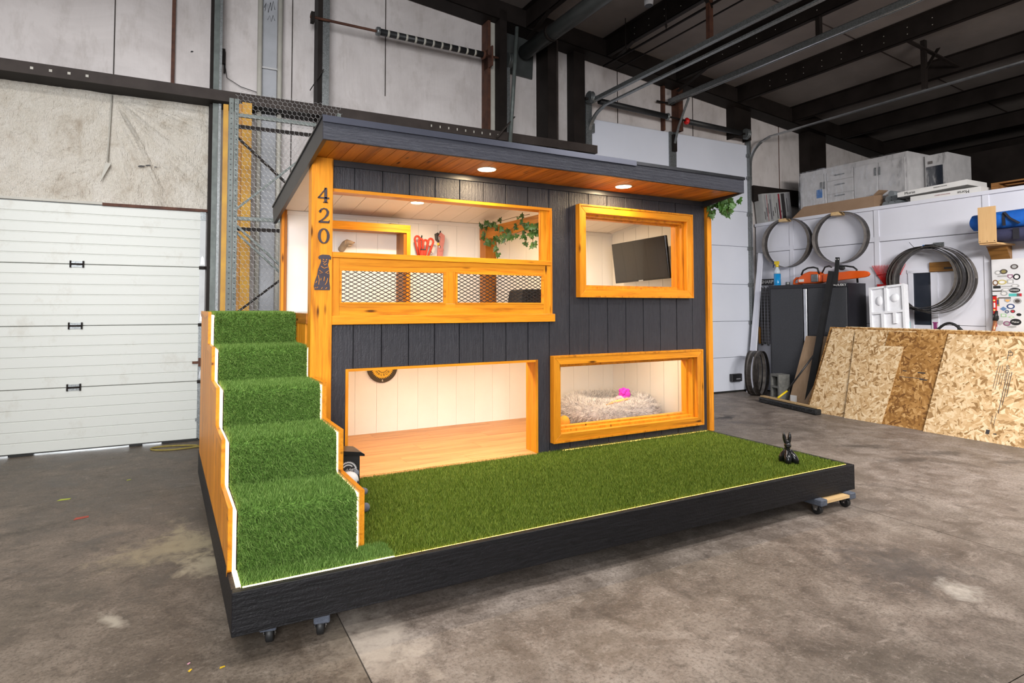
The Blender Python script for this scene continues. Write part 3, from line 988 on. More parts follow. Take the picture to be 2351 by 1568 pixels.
# ---- storage room partition on the right, panels with battens, storage deck on top
wr = struct(MB().box(8.62, 8.70, -7.6, -.0, 0, 2.93).build('wall_right', M_['crack_dark'], None, 'B'))
YP = [-.02, -.742, -2.157, -3.535, -5.0, -6.4, -7.6]
for k in range(len(YP) - 1):
    for za, zb in ((.02, 1.22), (1.226, 2.42), (2.426, 2.90)):
        if k == 2 and za > 1.2 and zb < 2.43:
            piece('panel', 8.60, 8.62, -2.60, YP[k] - .003, za, zb, M_['wall_white'], wr)
            piece('panel', 8.60, 8.62, YP[k + 1] + .003, -2.95, za, zb, M_['wall_white'], wr)
            piece('panel', 8.60, 8.62, -2.95, -2.60, 1.96, zb, M_['wall_white'], wr)
        else:
            piece('panel', 8.60, 8.62, YP[k + 1] + .003, YP[k] - .003, za, zb, M_['wall_white'], wr)
    if k:
        piece('batten', 8.588, 8.60, YP[k] - .035, YP[k] + .035, .02, 2.90, M_['wall_white'], wr)
for k in range(len(YP) - 1):
    piece('batten', 8.588, 8.60, YP[k + 1] + .04, YP[k] - .04, 2.43, 2.50, M_['wall_white'], wr)
piece('cap_rail', 8.575, 8.70, -7.6, -.02, 2.90, 2.95, M_['wall_white'], wr)
w1 = struct(MB().box(8.606, 8.612, -2.90, -2.62, 1.0, 1.94).build('window_1', M_['glass_dark'], None, 'B'))
piece('window_trim', 8.585, 8.62, -2.955, -2.87, .02, 1.97, M_['wall_white'], w1)
piece('window_trim', 8.585, 8.62, -2.64, -2.58, 1.0, 1.97, M_['wall_white'], w1)
piece('window_trim', 8.585, 8.62, -2.96, -2.57, 1.94, 1.99, M_['wall_white'], w1)
deck = struct(MB().box(8.70, 14.5, -7.6, 0, 2.86, 2.94).build('floor', M_['dark_steel'], None, 'B'))
struct(MB().box(11.5, 11.6, -7.6, 0, 2.94, 4.10).build('wall_storage', M_['dark_steel'], None, 'B'))
struct(MB().box(14.4, 14.5, -15, 0, 0, 4.6).build('wall_far', M_['dark_steel'], None, 'B'))

# ================================================================== the dog house (frame H: y=0 is its front wall)
ZB, ZT = .115, .302
hs = thing('dog_house', 'two-storey dog house with charcoal siding, cedar window frames and a turf staircase', 'dog house', (1.75, 0, ZB))


def hp(mb, name, mat, parent=None, bevel=0.0):
    return mb.build(name, M_[mat], parent or hs, 'H', bevel)


def hpiece(name, x0, x1, y0, y1, z0, z1, mat, parent=None, bevel=0.0):
    return piece(name, x0, x1, y0, y1, z0, z1, M_[mat], parent or hs, 'H', bevel)


# ---- base
hpiece('fascia_board', -.413, 3.866, -1.435, -1.398, ZB, .296, 'base_black', None, .003)
hp(MB().prism([(3.866, -1.435), (3.96, 1.42), (3.925, 1.42), (3.83, -1.398)], 'z', ZB, .296), 'fascia_board', 'base_black')
hpiece('fascia_board', -.413, -.376, -1.398, 1.42, ZB, .296, 'base_black')
hpiece('fascia_board', -.376, 3.92, 1.385, 1.42, ZB, .296, 'base_black')
hp(MB().prism([(-.376, -1.398), (3.83, -1.398), (3.92, 1.385), (-.376, 1.385)], 'z', .14, .275), 'deck_core', 'dark_trim')
hp(MB().prism([(.20, -1.385), (3.828, -1.385), (3.872, 0.0), (.20, 0.0)], 'z', .275, .288), 'turf_backing', 'turf_mat')
hpiece('edge_light', -.368, .30, -1.397, -1.388, .280, .297, 'led_stair')
hpiece('edge_light', .30, 3.83, -1.397, -1.390, .280, .294, 'led_warm')
hpiece('edge_light', 2.22, 3.90, -.014, -.006, .286, .296, 'led_warm')


def blades(name, P, Nn, L, Wd, lean, mat, parent, extra=None):
    """P roots (n,3), Nn normals (n,3): one triangle per blade, joined into one part"""
    n = len(P)
    r = RNG.normal(size=(n, 3))
    t = np.cross(Nn, r)
    t /= np.linalg.norm(t, axis=1, keepdims=True) + 1e-9
    ln = L * RNG.uniform(.65, 1.25, (n, 1))
    w = Wd * RNG.uniform(.7, 1.3, (n, 1))
    d = np.cross(t, Nn) * RNG.uniform(-1, 1, (n, 1)) * lean + t * RNG.uniform(-1, 1, (n, 1)) * lean * .6
    if extra is not None:
        d = d + np.array(extra)
    tip = P + (Nn + d) * ln
    V = np.stack([P - t * w / 2, P + t * w / 2, tip], 1).reshape(-1, 3)
    org = Vector((float(V[:, 0].mean()), float(V[:, 1].mean()), float(V[:, 2].min())))
    V = V - np.array(org)
    me = bpy.data.meshes.new(name)
    me.vertices.add(3 * n)
    me.vertices.foreach_set('co', V.ravel())
    me.loops.add(3 * n)
    me.loops.foreach_set('vertex_index', np.arange(3 * n, dtype=np.int32))
    me.polygons.add(n)
    me.polygons.foreach_set('loop_start', np.arange(0, 3 * n, 3, dtype=np.int32))
    me.polygons.foreach_set('loop_total', np.full(n, 3, dtype=np.int32))
    me.materials.append(M_[mat])
    me.update(calc_edges=True)
    o = place(bpy.data.objects.new(name, me), org, parent, 'H')
    o['kind'] = 'stuff'
    return o


n = 210000
px = RNG.uniform(.20, 3.872, n)
py = RNG.uniform(-1.394, -.004, n)
keep = (px < 3.828 + (py + 1.385) * .0318) & ~((px < .21) & (py > -1.22))
P = np.stack([px, py, np.full(n, .286)], 1)[keep]
blades('turf_pile', P, np.tile([0., 0., 1.], (len(P), 1)), .021, .0042, .75, 'turf', hs)

# ---- staircase: stepped core, turf runner, glowing edges, cedar sides
NOS = [(.43, 1.425), (.02, 1.208), (-.39, 1.002), (-.80, .788), (-1.21, .565)]
XS0, XS1 = -.372, .168
prof = [(1.36, 1.425)]
for k, (y, z) in enumerate(NOS):
    zn = NOS[k + 1][1] if k < 4 else .292
    r = .028
    for q in range(5):
        a = PI / 2 * q / 4
        prof.append((y + r - r * math.sin(a), z - r + r * math.cos(a)))
    for q in range(4):
        a = PI / 2 * q / 3
        prof.append((y - .018 + .018 * math.cos(a), zn + .018 - .018 * math.sin(a)))
prof.append((-1.388, .292))
stair = hp(MB().prism([(y + .004, z - .008) for y, z in prof] + [(-1.384, .276), (1.364, .276)], 'x', XS0 + .005, XS1 - .005), 'staircase', 'dark_trim')
# turf sheet over the steps
v, f = [], []
for y, z in prof:
    v += [(XS0, y, z - .004), (XS1, y, z - .004)]
f = [(2 * i, 2 * i + 1, 2 * i + 3, 2 * i + 2) for i in range(len(prof) - 1)]
hp(MB().add(v, f, False), 'turf_runner', 'turf_stair_mat', stair)
# pile on the runner
segs = []
for i in range(len(prof) - 1):
    (ya, za), (yb, zb) = prof[i], prof[i + 1]
    segs.append((ya, za, yb, zb, math.hypot(yb - ya, zb - za)))
tot = sum(s_[4] for s_ in segs)
PP, NN = [], []
for ya, za, yb, zb, ln in segs:
    if ln < 1e-6:
        continue
    m_ = int(95000 * ln / tot) + 1
    t = RNG.uniform(0, 1, m_)
    PP.append(np.stack([RNG.uniform(XS0, XS1, m_), ya + (yb - ya) * t, za + (zb - za) * t - .004], 1))
    nn = np.array([0, -(za - zb) / ln, (ya - yb) / ln])
    NN.append(np.tile(nn, (m_, 1)))
blades('runner_pile', np.concatenate(PP), np.concatenate(NN), .023, .0042, .7, 'turf_stair', stair, extra=(0, -.18, -.12))
# landing foot of the runner continues on the deck
m_ = 4000
P = np.stack([RNG.uniform(XS1, .30, m_), RNG.uniform(-1.388, -1.22, m_), np.full(m_, .288)], 1)
blades('runner_pile', P, np.tile([0., 0., 1.], (m_, 1)), .024, .0042, .7, 'turf_stair', stair)


def ribbon(x0, x1, depth, out, y_max=9, kmin=0):
    """stepped band along the stair profile between x0 and x1; top edge OUT above the profile"""
    pts = [(1.36, 1.425)] if kmin == 0 else [(min(NOS[kmin - 1][0], y_max), NOS[kmin][1])]
    for k, (y, z) in enumerate(NOS):
        if k < kmin:
            continue
        zn = NOS[k + 1][1] if k < 4 else .296
        pts += [(y - out, z + 0), (y - out, zn)]
    pts = [(y, z + out) for y, z in pts]
    pts = [(min(y, y_max), z) for y, z in pts]
    low = [(y + depth, z - depth) for y, z in pts]
    poly = pts + low[::-1]
    mb = MB()
    for i in range(len(pts) - 1):
        (ya, za), (yb, zb) = pts[i], pts[i + 1]
        if abs(ya - yb) + abs(za - zb) < 1e-5:
            continue
        (yc, zc), (yd, zd) = low[i + 1], low[i]
        q = [(ya, za), (yb, zb), (yc, zc), (yd, zd)]
        a = sum(q[i_][0] * q[(i_ + 1) % 4][1] - q[(i_ + 1) % 4][0] * q[i_][1] for i_ in range(4))
        mb.prism(q if a > 0 else q[::-1], 'x', x0, x1)
    return mb


hp(ribbon(-.392, -.377, .02, -.006), 'stair_light', 'led_stair', stair)
hp(ribbon(-.414, -.395, .045, .016), 'cap_trim', 'cedar_y', stair)
hp(ribbon(.173, .178, .02, -.006, y_max=.02, kmin=1), 'stair_light', 'led_stair', stair)
hp(ribbon(.180, .204, .040, .010, y_max=-.055, kmin=2), 'cap_trim', 'cedar_y', stair)
hpiece('runner_light', -.394, -.374, -1.385, -1.21, .29, .300, 'led_stair', stair)
hp(MB().box(.168, .20, .06, 1.3, 1.36, 1.43), 'side_cap', 'dark_cedar_y', stair)


def zprof(y):
    for k in range(len(NOS) - 1, -1, -1):
        if y < NOS[k][0]:
            return NOS[k + 1][1] if k < 4 else .29
    return 1.425


y = -1.205
k = 0
while y < 1.34:
    yb = min(y + .078, 1.36)
    zt_ = min(zprof(y + .002), zprof(yb - .002)) - .015
    hpiece('slat', -.410, -.398, y, yb - .004, .296, zt_, 'cedar_z', stair)
    if y < -.06 - .078:
        hpiece('slat', .186, .202, y, yb - .004, .288, min(zprof(y), zprof(yb)) - .015, 'cedar_z', stair)
    elif .06 < y < 1.28:
        hpiece('slat', .174, .190, y, yb - .004, .29, 1.36, 'cedar_z', stair)
    y = yb

# ---- corner posts
hpiece('corner_post', .175, .316, -.05, .055, .288, 2.488, 'cedar_z', None, .004)
hp(MB().box(3.905, 3.935, -.028, .08, .288, 2.470).box(3.935, 3.972, -.022, .08, .288, 2.470), 'corner_trim', 'cedar_z')
hpiece('corner_post', .20, .222, 1.30, 1.38, .29, 2.32, 'cedar_z')
hpiece('corner_post', .224, .246, 1.31, 1.38, .29, 2.32, 'dark_cedar_z')

# ---- front wall of grooved siding boards around the openings
OP = [(.30, 2.128, 1.353, 2.292), (2.42, 3.62, 1.60, 2.29), (2.15, 3.72, .41, 1.03), (.424, 1.986, .0, 1.046)]
fac = hp(MB().box(.32, 3.90, .022, .03, 2.30, 2.46), 'front_wall', 'dark_trim')
edges = [.316] + [.4762 + .2032 * k for k in range(17)] + [3.905]
for c in range(len(edges) - 1):
    xa, xb = edges[c] + .0035, edges[c + 1] - .0035
    cuts = sorted({xa, xb} | {e for o in OP for e in (o[0], o[1]) if xa < e < xb})
    rects = []
    for i in range(len(cuts) - 1):
        xm = (cuts[i] + cuts[i + 1]) / 2
        zs = [(.29, 2.452)]
        for o in OP:
            if o[0] < xm < o[1]:
                nz_ = []
                for a, b in zs:
                    if o[2] > a:
                        nz_.append((a, min(b, o[2])))
                    if o[3] < b:
                        nz_.append((max(a, o[3]), b))
                zs = [q for q in nz_ if q[1] - q[0] > .01]
        rects += [(i, cuts[i], cuts[i + 1], a, b) for a, b in zs]
    left = rects[:]
    while left:
        grp = [left.pop(0)]
        ch = True
        while ch:
            ch = False
            for r in left[:]:
                if any(abs(r[0] - g[0]) == 1 and r[3] < g[4] and r[4] > g[3] for g in grp):
                    grp.append(r)
                    left.remove(r)
                    ch = True
        mb = MB()
        for g in grp:
            mb.box(g[1], g[2], 0, .018, g[3], g[4])
        hp(mb, 'siding_board', 'siding_z', fac, .002 if len(grp) == 1 else 0)
# backing sheet behind the grooves
bk = MB()
for x0, x1, z0, z1 in ((.32, 3.9, 2.292, 2.46), (.32, 2.42, 1.046, 1.353), (2.128, 2.42, 1.353, 2.292), (3.62, 3.9, 1.03, 2.292), (2.42, 3.62, 1.03, 1.60), (1.986, 2.15, .29, 1.046), (2.15, 3.72, .29, .41), (3.72, 3.9, .29, 1.03), (.32, .424, .29, 1.046), (2.15, 2.42, 1.03, 1.046)):
    bk.box(x0, x1, .0175, .022, z0, z1)
hp(bk, 'wall_backing', 'black_powder', fac)
hpiece('frieze_board', .316, 3.905, -.016, 0, 2.445, 2.486, 'dark_trim')

# ---- roof: sloped deck, fascia, drip edge, rake boards, cedar soffit
XR0, XR1 = .150, 3.886
rs = -.145
rz = lambda y: 2.632 + rs * (y + .48)
roof = hp(MB().prism([(-.47, rz(-.47) - .016), (1.45, rz(1.45) - .016), (1.45, rz(1.45)), (-.47, rz(-.47))], 'x', XR0 + .03, XR1 - .03), 'roof', 'roof_metal')
hpiece('fascia_board', XR0, XR1, -.48, -.455, 2.494, 2.618, 'siding_x', roof, .002)
hp(MB().prism([(-.492, 2.600), (-.484, 2.600), (-.484, 2.634), (-.40, 2.628), (-.40, 2.633), (-.488, 2.642)], 'x', XR0 - .006, 2.62), 'drip_edge', 'drip_metal', roof)
hp(MB().prism([(-.488, 2.612), (-.482, 2.612), (-.482, 2.632), (-.40, 2.626), (-.40, 2.631), (-.486, 2.638)], 'x', 2.62, XR1 + .006), 'drip_edge', 'roof_metal', roof)
for xa, xb in ((XR0, XR0 + .025), (XR1 - .025, XR1)):
    lowp = [(1.42, rz(1.42) - .15)] if xa < 1 else [(-.01, rz(0) - .135), (0, rz(0) - .02), (1.42, rz(1.42) - .02)]
    hp(MB().prism([(-.455, rz(-.455) - .135)] + lowp + [ (1.47, rz(1.47) - .03), (1.47, rz(1.47) + .004), (-.455, rz(-.455) + .004)], 'x', xa, xb), 'rake_board', 'dark_trim', roof)
hp(MB().prism([(-.48, rz(-.48) + .004), (1.47, rz(1.47) + .004), (1.47, rz(1.47) + .016), (-.48, rz(-.48) + .016)], 'x', XR0 - .008, XR0 + .02), 'rake_flashing', 'roof_metal', roof)
sz = lambda y: 2.486 - .03 * y
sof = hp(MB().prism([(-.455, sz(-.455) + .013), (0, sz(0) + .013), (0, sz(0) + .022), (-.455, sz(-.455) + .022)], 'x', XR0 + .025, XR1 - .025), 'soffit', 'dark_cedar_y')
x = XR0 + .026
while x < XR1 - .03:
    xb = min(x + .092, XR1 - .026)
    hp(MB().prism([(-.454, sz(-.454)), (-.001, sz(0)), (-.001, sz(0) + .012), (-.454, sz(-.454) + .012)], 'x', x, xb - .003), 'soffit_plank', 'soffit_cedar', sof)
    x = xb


def downlight(name, c, r, energy, parent, tilt=None):
    o = hp(MB().lathe([(r * 1.14, -.004), (r * 1.14, .008)], c, 28), name, 'lamp_ring', parent)
    hp(MB().lathe([(r, -.0065), (r, -.003)], c, 28), 'lamp_lens', 'lamp_face', o)
    L = lamp('downlight_glow', 'AREA', (c[0], c[1], c[2] - .012), energy, (1.0, .76, .46), r * 1.6, target=(c[0], c[1] + (tilt or 0), c[2] - 1.012))
    L.data.shape = 'DISK'
    return o


downlight('downlight', (1.40, -.235, sz(-.235)), .064, 13, hs)
downlight('downlight', (2.715, -.215, sz(-.215)), .064, 13, hs)
downlight('downlight', (1.262, .82, 2.394), .055, 14, hs, -.14)
downlight('downlight', (3.128, .82, 2.394), .055, 14, hs, -.14)

# ---- rooms inside
D = 1.36
room = hp(MB().box(.20, 3.93, D + .012, D + .04, .29, 2.36), 'room_shell', 'interior_white')
gx = [.257 + .2045 * k for k in range(19)]
for k in range(len(gx) - 1):
    xa, xb = gx[k] + .0009, min(gx[k + 1] - .0009, 3.88)
    if xb > xa:
        hpiece('wall_plank', xa, xb, D, D + .012, .302, 1.30, 'interior_white', room)
        hpiece('wall_plank', xa, xb, D, D + .012, 1.43, 2.335, 'interior_white', room)
yk = 1.36
for k in range(7):
    ya = max(yk - .203, .03)
    hpiece('wall_plank', 3.88, 3.892, ya + .002, yk - .002, .302, 1.30, 'interior_white', room)
    hpiece('wall_plank', 3.88, 3.892, ya + .002, yk - .002, 1.43, 2.50, 'interior_white', room)
    yk = ya
hpiece('side_wall', 3.892, 3.905, .03, D, .29, 2.46, 'dark_trim', room)
hpiece('side_wall', .205, .22, .055, D, .29, 1.36, 'interior_white', room)
hpiece('upper_floor', .20, 3.90, .03, D, 1.30, 1.425, 'interior_white', room)
hpiece('lower_ceiling', .22, 3.88, .03, D, 1.285, 1.30, 'ceiling_white', room)
hpiece('cove_trim', .25, 3.88, D - .012, D, 2.285, 2.322, 'interior_white', room)
hp(MB().prism([(.03, rz(.03) - .10), (D, rz(D) - .06), (D, rz(D) - .02), (.03, rz(.03) - .06)], 'x', 3.862, 3.88), 'cove_trim', 'interior_white', room)
xk = .20
while xk < 3.88:
    xb = min(xk + .2, 3.88)
    hp(MB().prism([(.03, 2.502), (D, 2.324), (D, 2.336), (.03, 2.514)], 'x', xk, xb - .003), 'ceiling_plank', 'ceiling_white', room)
    xk = xb
hp(MB().prism([(.03, 2.5145), (D, 2.3365), (D, 2.34), (.03, 2.518)], 'x', .20, 3.88), 'ceiling_sheet', 'dark_trim', room)
# laminate floor, planks along x with staggered ends
yk, row = .0, 0
while yk < D:
    yb = min(yk + .19, D)
    x = .22 - (row * .47) % 1.2
    while x < 3.88:
        xa, xb = max(x, .22), min(x + 1.2, 3.88)
        if xb - xa > .01:
            hpiece('floor_plank', xa + .0008, xb - .0008, yk + .0008, yb - .0008, .275, .302, 'laminate', room)
        x += 1.2
    yk, row = yb, row + 1
# unseen warm area lights added under the lower ceiling to brighten the room
lamp('lower_room_fill', 'AREA', (1.25, .35, 1.27), 21, (1.0, .78, .50), 1.6, .10)
lamp('lower_room_fill', 'AREA', (2.95, .35, 1.27), 19, (1.0, .78, .50), 1.2, .10)

# lower doorway liner
hp(MB().box(.424, .444, -.006, .145, .302, 1.046), 'doorway_jamb', 'cedar_z')
hp(MB().box(1.966, 1.988, -.006, .145, .290, 1.046), 'doorway_jamb', 'cedar_z')
hp(MB().box(.444, 1.966, -.006, .145, 1.028, 1.046), 'doorway_head', 'cedar_x')
hpiece('threshold', .444, 1.966, -.02, .0, .285, .300, 'laminate')

# upper balcony: liner, rail cap, railing with expanded mesh, sill board
hp(MB().box(.316, 2.128, -.008, .11, 2.268, 2.290), 'balcony_head', 'cedar_x')
hp(MB().box(2.106, 2.128, -.010, .11, 1.415, 2.268), 'balcony_jamb', 'cedar_z')
hpiece('balcony_trim', 2.02, 2.106, .010, .03, 1.852, 2.268, 'cedar_z')
hpiece('sill_board', .316, 2.142, -.030, .0, 1.353, 1.416, 'cedar_x', None, .002)
rl = hp(MB().box(.318, 2.106, -.034, .05, 1.812, 1.850), 'rail_cap', 'cedar_x', None, .002)
hpiece('rail_board', .372, 2.034, -.020, .012, 1.737, 1.811, 'cedar_x', rl)
hpiece('rail_board', .372, 2.034, -.020, .012, 1.417, 1.497, 'cedar_x', rl)
hpiece('rail_stile', .318, .371, -.020, .012, 1.417, 1.811, 'cedar_z', rl)
hpiece('rail_stile', 2.035, 2.105, -.020, .012, 1.417, 1.811, 'cedar_z', rl)
hpiece('rail_stile', 1.166, 1.247, -.020, .012, 1.498, 1.736, 'cedar_z', rl)
for xa, xb in ((.372, 1.166), (1.247, 2.034)):
    bd = MB().box(xa, xb, -.026, -.014, 1.497, 1.507).box(xa, xb, -.026, -.014, 1.724, 1.737).box(xa, xa + .014, -.026, -.014, 1.507, 1.724).box(xb - .02, xb, -.026, -.014, 1.507, 1.724)
    hp(bd, 'mesh_bead', 'cedar_x', rl)
    ms = MB()
    dx, dz = .0275, .0138
    nr = int((1.726 - 1.502) / dz)
    for r in range(nr + 1):
        z0 = 1.502 + r * dz
        pts = []
        q = 0
        x = xa + .004
        while x < xb - .002:
            pts.append((x, -.004 + (.0015 if (q + r) % 2 else -.0015), z0 + (dz / 2 if (q + r) % 2 else -dz / 2)))
            x += dx
            q += 1
        pts[0:0] = []
        for a, b in zip(pts[:-1], pts[1:]):
            if 1.5 < min(a[2], b[2]) and max(a[2], b[2]) < 1.732:
                ms.bar(a, b, .004, .0048, (0, 1, 0))
    hp(ms, 'expanded_mesh', 'mesh_black', rl)


# ---- boxed windows: mitred cedar casing, stepped reveal, pane
def window(x0, x1, z0, z1, w, yf):
    xi0, xi1, zi0, zi1 = x0 + w, x1 - w, z0 + w, z1 - w
    fr = hp(MB().box(xi0, xi0 + .02, .0, .12, zi0, zi1).box(xi1 - .02, xi1, .0, .12, zi0, zi1).box(xi0 + .02, xi1 - .02, .0, .12, zi0, zi0 + .02).box(xi0 + .02, xi1 - .02, .0, .12, zi1 - .02, zi1), 'window_frame', 'cedar_z')
    for nm, q, ax in (('casing_board', [(x0, z0), (x1, z0), (xi1, zi0), (xi0, zi0)], 'x'), ('casing_board', [(x0, z1), (xi0, zi1), (xi1, zi1), (x1, z1)], 'x'),
                      ('casing_board', [(x0, z0), (xi0, zi0), (xi0, zi1), (x0, z1)], 'z'), ('casing_board', [(x1, z0), (x1, z1), (xi1, zi1), (xi1, zi0)], 'z')):
        hp(MB().prism(q, 'y', yf, 0.0), nm, 'cedar_' + ax, fr, .0025)
    # raised lip round the outside edge
    lip = MB()
    for a in ((x0 - .004, x1 + .004, z0 - .004, z0 + .010), (x0 - .004, x1 + .004, z1 - .010, z1 + .004), (x0 - .004, x0 + .010, z0 + .010, z1 - .010), (x1 - .010, x1 + .004, z0 + .010, z1 - .010)):
        lip.box(a[0], a[1], yf - .006, 0, a[2], a[3])
    hp(lip, 'casing_lip', 'cedar_z', fr)
    st = MB()
    for a in ((xi0 + .02, xi0 + .035, zi0 + .02, zi1 - .02), (xi1 - .04, xi1 - .02, zi0 + .02, zi1 - .02), (xi0 + .035, xi1 - .04, zi0 + .02, zi0 + .035), (xi0 + .035, xi1 - .04, zi1 - .032, zi1 - .02)):
        st.box(a[0], a[1], .06, .12, a[2], a[3])
    hp(st, 'glass_stop', 'cedar_z', fr)
    hpiece('pane', xi0 + .021, xi1 - .021, .048, .053, zi0 + .021, zi1 - .021, 'window_glass', fr)
    return fr


window(2.378, 3.688, 1.558, 2.338, .068, -.05)
window(2.112, 3.800, .370, 1.068, .068, -.05)

# ---- numerals and the dog plate on the post
NT = {}


def stroke(pts, ws):
    """outline of a pen stroke of varying width"""
    a, b = [], []
    n_ = len(pts)
    for i in range(n_):
        p0, p1 = Vector(pts[max(i - 1, 0)]), Vector(pts[min(i + 1, n_ - 1)])
        d = (p1 - p0).normalized()
        nn_ = Vector((-d.y, d.x))
        a.append(Vector(pts[i]) + nn_ * ws[i] / 2)
        b.append(Vector(pts[i]) - nn_ * ws[i] / 2)
    return a, b


def glyph(name, strokes, cx, cz):
    mb = MB()
    for pts, ws, closed in strokes:
        a, b = stroke(pts, ws)
        n_ = len(pts)
        v, f = [], []
        for p in a + b:
            v.append((cx + p.x, -.062, cz + p.y))
        for p in a + b:
            v.append((cx + p.x, -.050, cz + p.y))
        for i in range(n_ - 1):
            f += [(i, i + 1, n_ + i + 1, n_ + i), (2 * n_ + i, 3 * n_ + i, 3 * n_ + i + 1, 2 * n_ + i + 1), (i, 2 * n_ + i, 2 * n_ + i + 1, i + 1), (n_ + i, n_ + i + 1, 3 * n_ + i + 1, 3 * n_ + i)]
        if not closed:
            f += [(0, n_, 3 * n_, 2 * n_), (n_ - 1, 3 * n_ - 1, 4 * n_ - 1, 2 * n_ - 1)]
        mb.add(v, f)
    o = hp(mb, 'house_numeral', 'number_metal')
    return o


S_ = .1
glyph('4', [([(.014, -.05), (.014, .05)], [.017, .017], False), ([(.016, .05), (-.034, -.018)], [.006, .007], False), ([(-.037, -.0185), (.038, -.0185)], [.009, .009], False), ([(-.002, -.048), (.03, -.048)], [.005, .005], False)], .250, 2.228)
arc = [(-.026 + .0, .026), (-.018, .040), (-.002, .048), (.016, .042), (.026, .026), (.022, .006), (.006, -.016), (-.014, -.032), (-.032, -.043)]
glyph('2', [(arc, [.013, .010, .006, .011, .016, .015, .010, .008, .006], False), ([(-.034, -.0445), (.036, -.0445)], [.012, .012], False), ([(.033, -.046), (.037, -.030)], [.005, .004], False), ([(-.030, .030), (-.022, .020)], [.012, .013], False)], .254, 2.091)
el = [(.030 * math.cos(2 * PI * k / 28), .048 * math.sin(2 * PI * k / 28)) for k in range(29)]
glyph('0', [(el, [.006 + .011 * abs(math.cos(2 * PI * k / 28)) for k in range(29)], True)], .254, 1.952)
dg_ = [(-.052, -.120), (.048, -.120), (.050, -.105), (.044, -.06), (.046, -.02), (.042, .02), (.034, .052), (.040, .075), (.040, .088), (.054, .086), (.057, .104), (.044, .116), (.020, .118), (-.004, .118), (-.020, .112), (-.030, .100), (-.024, .086), (-.014, .090),
       (-.012, .070), (-.018, .050), (-.030, .020), (-.036, -.02), (-.050, -.060), (-.057, -.095)]
dp = hp(MB().prism([(.250 + a, 1.708 + b) for a, b in dg_], 'y', -.056, -.0505), 'dog_plate', 'number_metal')
cutl = [[(-.002, .075), (.012, .066), (.024, .075)], [(.000, .088), (.008, .082)], [(.020, .082), (.028, .088)], [(.004, .060), (.014, .048), (.026, .058)], [(-.012, .040), (.010, .026), (.034, .036)], [(-.022, .012), (.000, -.004), (-.020, -.008)], [(.040, .012), (.018, -.004), (.038, -.008)],
        [(-.030, -.02), (-.022, -.05), (-.026, -.085)], [(-.046, -.075), (-.038, -.06)], [(.012, -.03), (.008, -.06)], [(.034, -.04), (.026, -.07), (.016, -.085)], [(-.010, -.04), (-.012, -.055)], [(-.04, -.108), (-.030, -.100)], [(-.008, -.112), (0, -.102)], [(.02, -.112), (.03, -.102)], [(-.05, -.11), (-.046, -.102)]]
lines = MB()
for c in cutl:
    lines.path([(.250 + a, -.0566, 1.708 + b) for a, b in c], 0, flat=(.003, .002), up_=(0, 0, 1) if len(c) == 2 and abs(c[0][0] - c[1][0]) > .005 else (1, 0, .3))
hp(lines, 'plate_cutouts', 'cedar_z', dp)

# ================================================================== things in and on the dog house
# box frame on the upper back wall
t = thing('shadow_box_frame', 'open cedar box frame on the white upper wall around the dog head hook', 'frame', (.95, 1.359, 1.44))
MB().box(.56, 1.318, 1.16, 1.359, 2.165, 2.225).build('frame_top', M_['dark_cedar_x'], t)  # inner faces in darker cedar than the front edges, shade put into colour
MB().box(.56, 1.322, 1.145, 1.16, 2.160, 2.232).build('front_edge', M_['cedar_x'], t)
MB().box(1.26, 1.318, 1.16, 1.359, 1.44, 2.165).build('frame_side', M_['dark_cedar_z'], t)
MB().box(1.285, 1.322, 1.145, 1.16, 1.44, 2.160).build('front_edge', M_['cedar_z'], t)
t = thing('paper_stack', 'few loose paper sheets lying on top of the cedar box frame', 'papers', (1.22, 1.25, 2.232))
for k, (a, dx) in enumerate(((.1, 0), (-.2, .01), (.35, -.012))):
    MB().box(-.075, .075, -.05, .05, 0, .004).xf(Matrix.Translation((1.21 + dx, 1.25, 2.2325 + k * .0042)) @ Matrix.Rotation(a, 4, 'Z')).build('sheet', M_['s_olive'] if k else M_['paper_white'], t)

# carved dog head
t = thing('dog_head_hook', 'small carved tan dog head hook inside the cedar box frame', 'hook', (.75, 1.30, 1.98))
DH = Matrix.Translation((.765, 1.359, 2.02)) @ Matrix.Scale(.68, 4) @ Matrix.Translation((-.765, -1.359, -2.02))
hd = MB().path([(.715, 1.355, 1.99), (.72, 1.30, 2.01), (.735, 1.24, 2.055), (.76, 1.20, 2.075), (.80, 1.185, 2.07), (.835, 1.178, 2.065)], [.045, .046, .044, .040, .026, .015], 10)
hd.xf(DH).build('head', M_['carved_tan'], t)
MB().path([(.755, 1.20, 2.035), (.785, 1.19, 2.028), (.812, 1.186, 2.032)], [.024, .016, .009], 8).xf(DH).build('lower_jaw', M_['carved_tan'], t)
MB().ball((.838, 1.176, 2.072), .012, .01, .009, 8, 6).xf(DH).build('nose', M_['dark_cedar_x'], t)
for dy in (-.03, .03):
    MB().path([(.735, 1.215 + dy, 2.09), (.715, 1.21 + dy * 1.3, 2.07), (.71, 1.205 + dy * 1.5, 2.035)], [.012, .016, .006], 7).xf(DH).build('ear', M_['carved_tan'], t)
MB().box(.70, .73, 1.33, 1.359, 1.97, 2.03).xf(DH).build('mount', M_['carved_tan'], t)


def hookat(x, z, parent):
    MB().path([(x, 1.359, z), (x, 1.31, z - .008), (x + .006, 1.30, z + .035)], [.010, .009, .006], 7).build('wall_hook', M_['mesh_black'], parent)


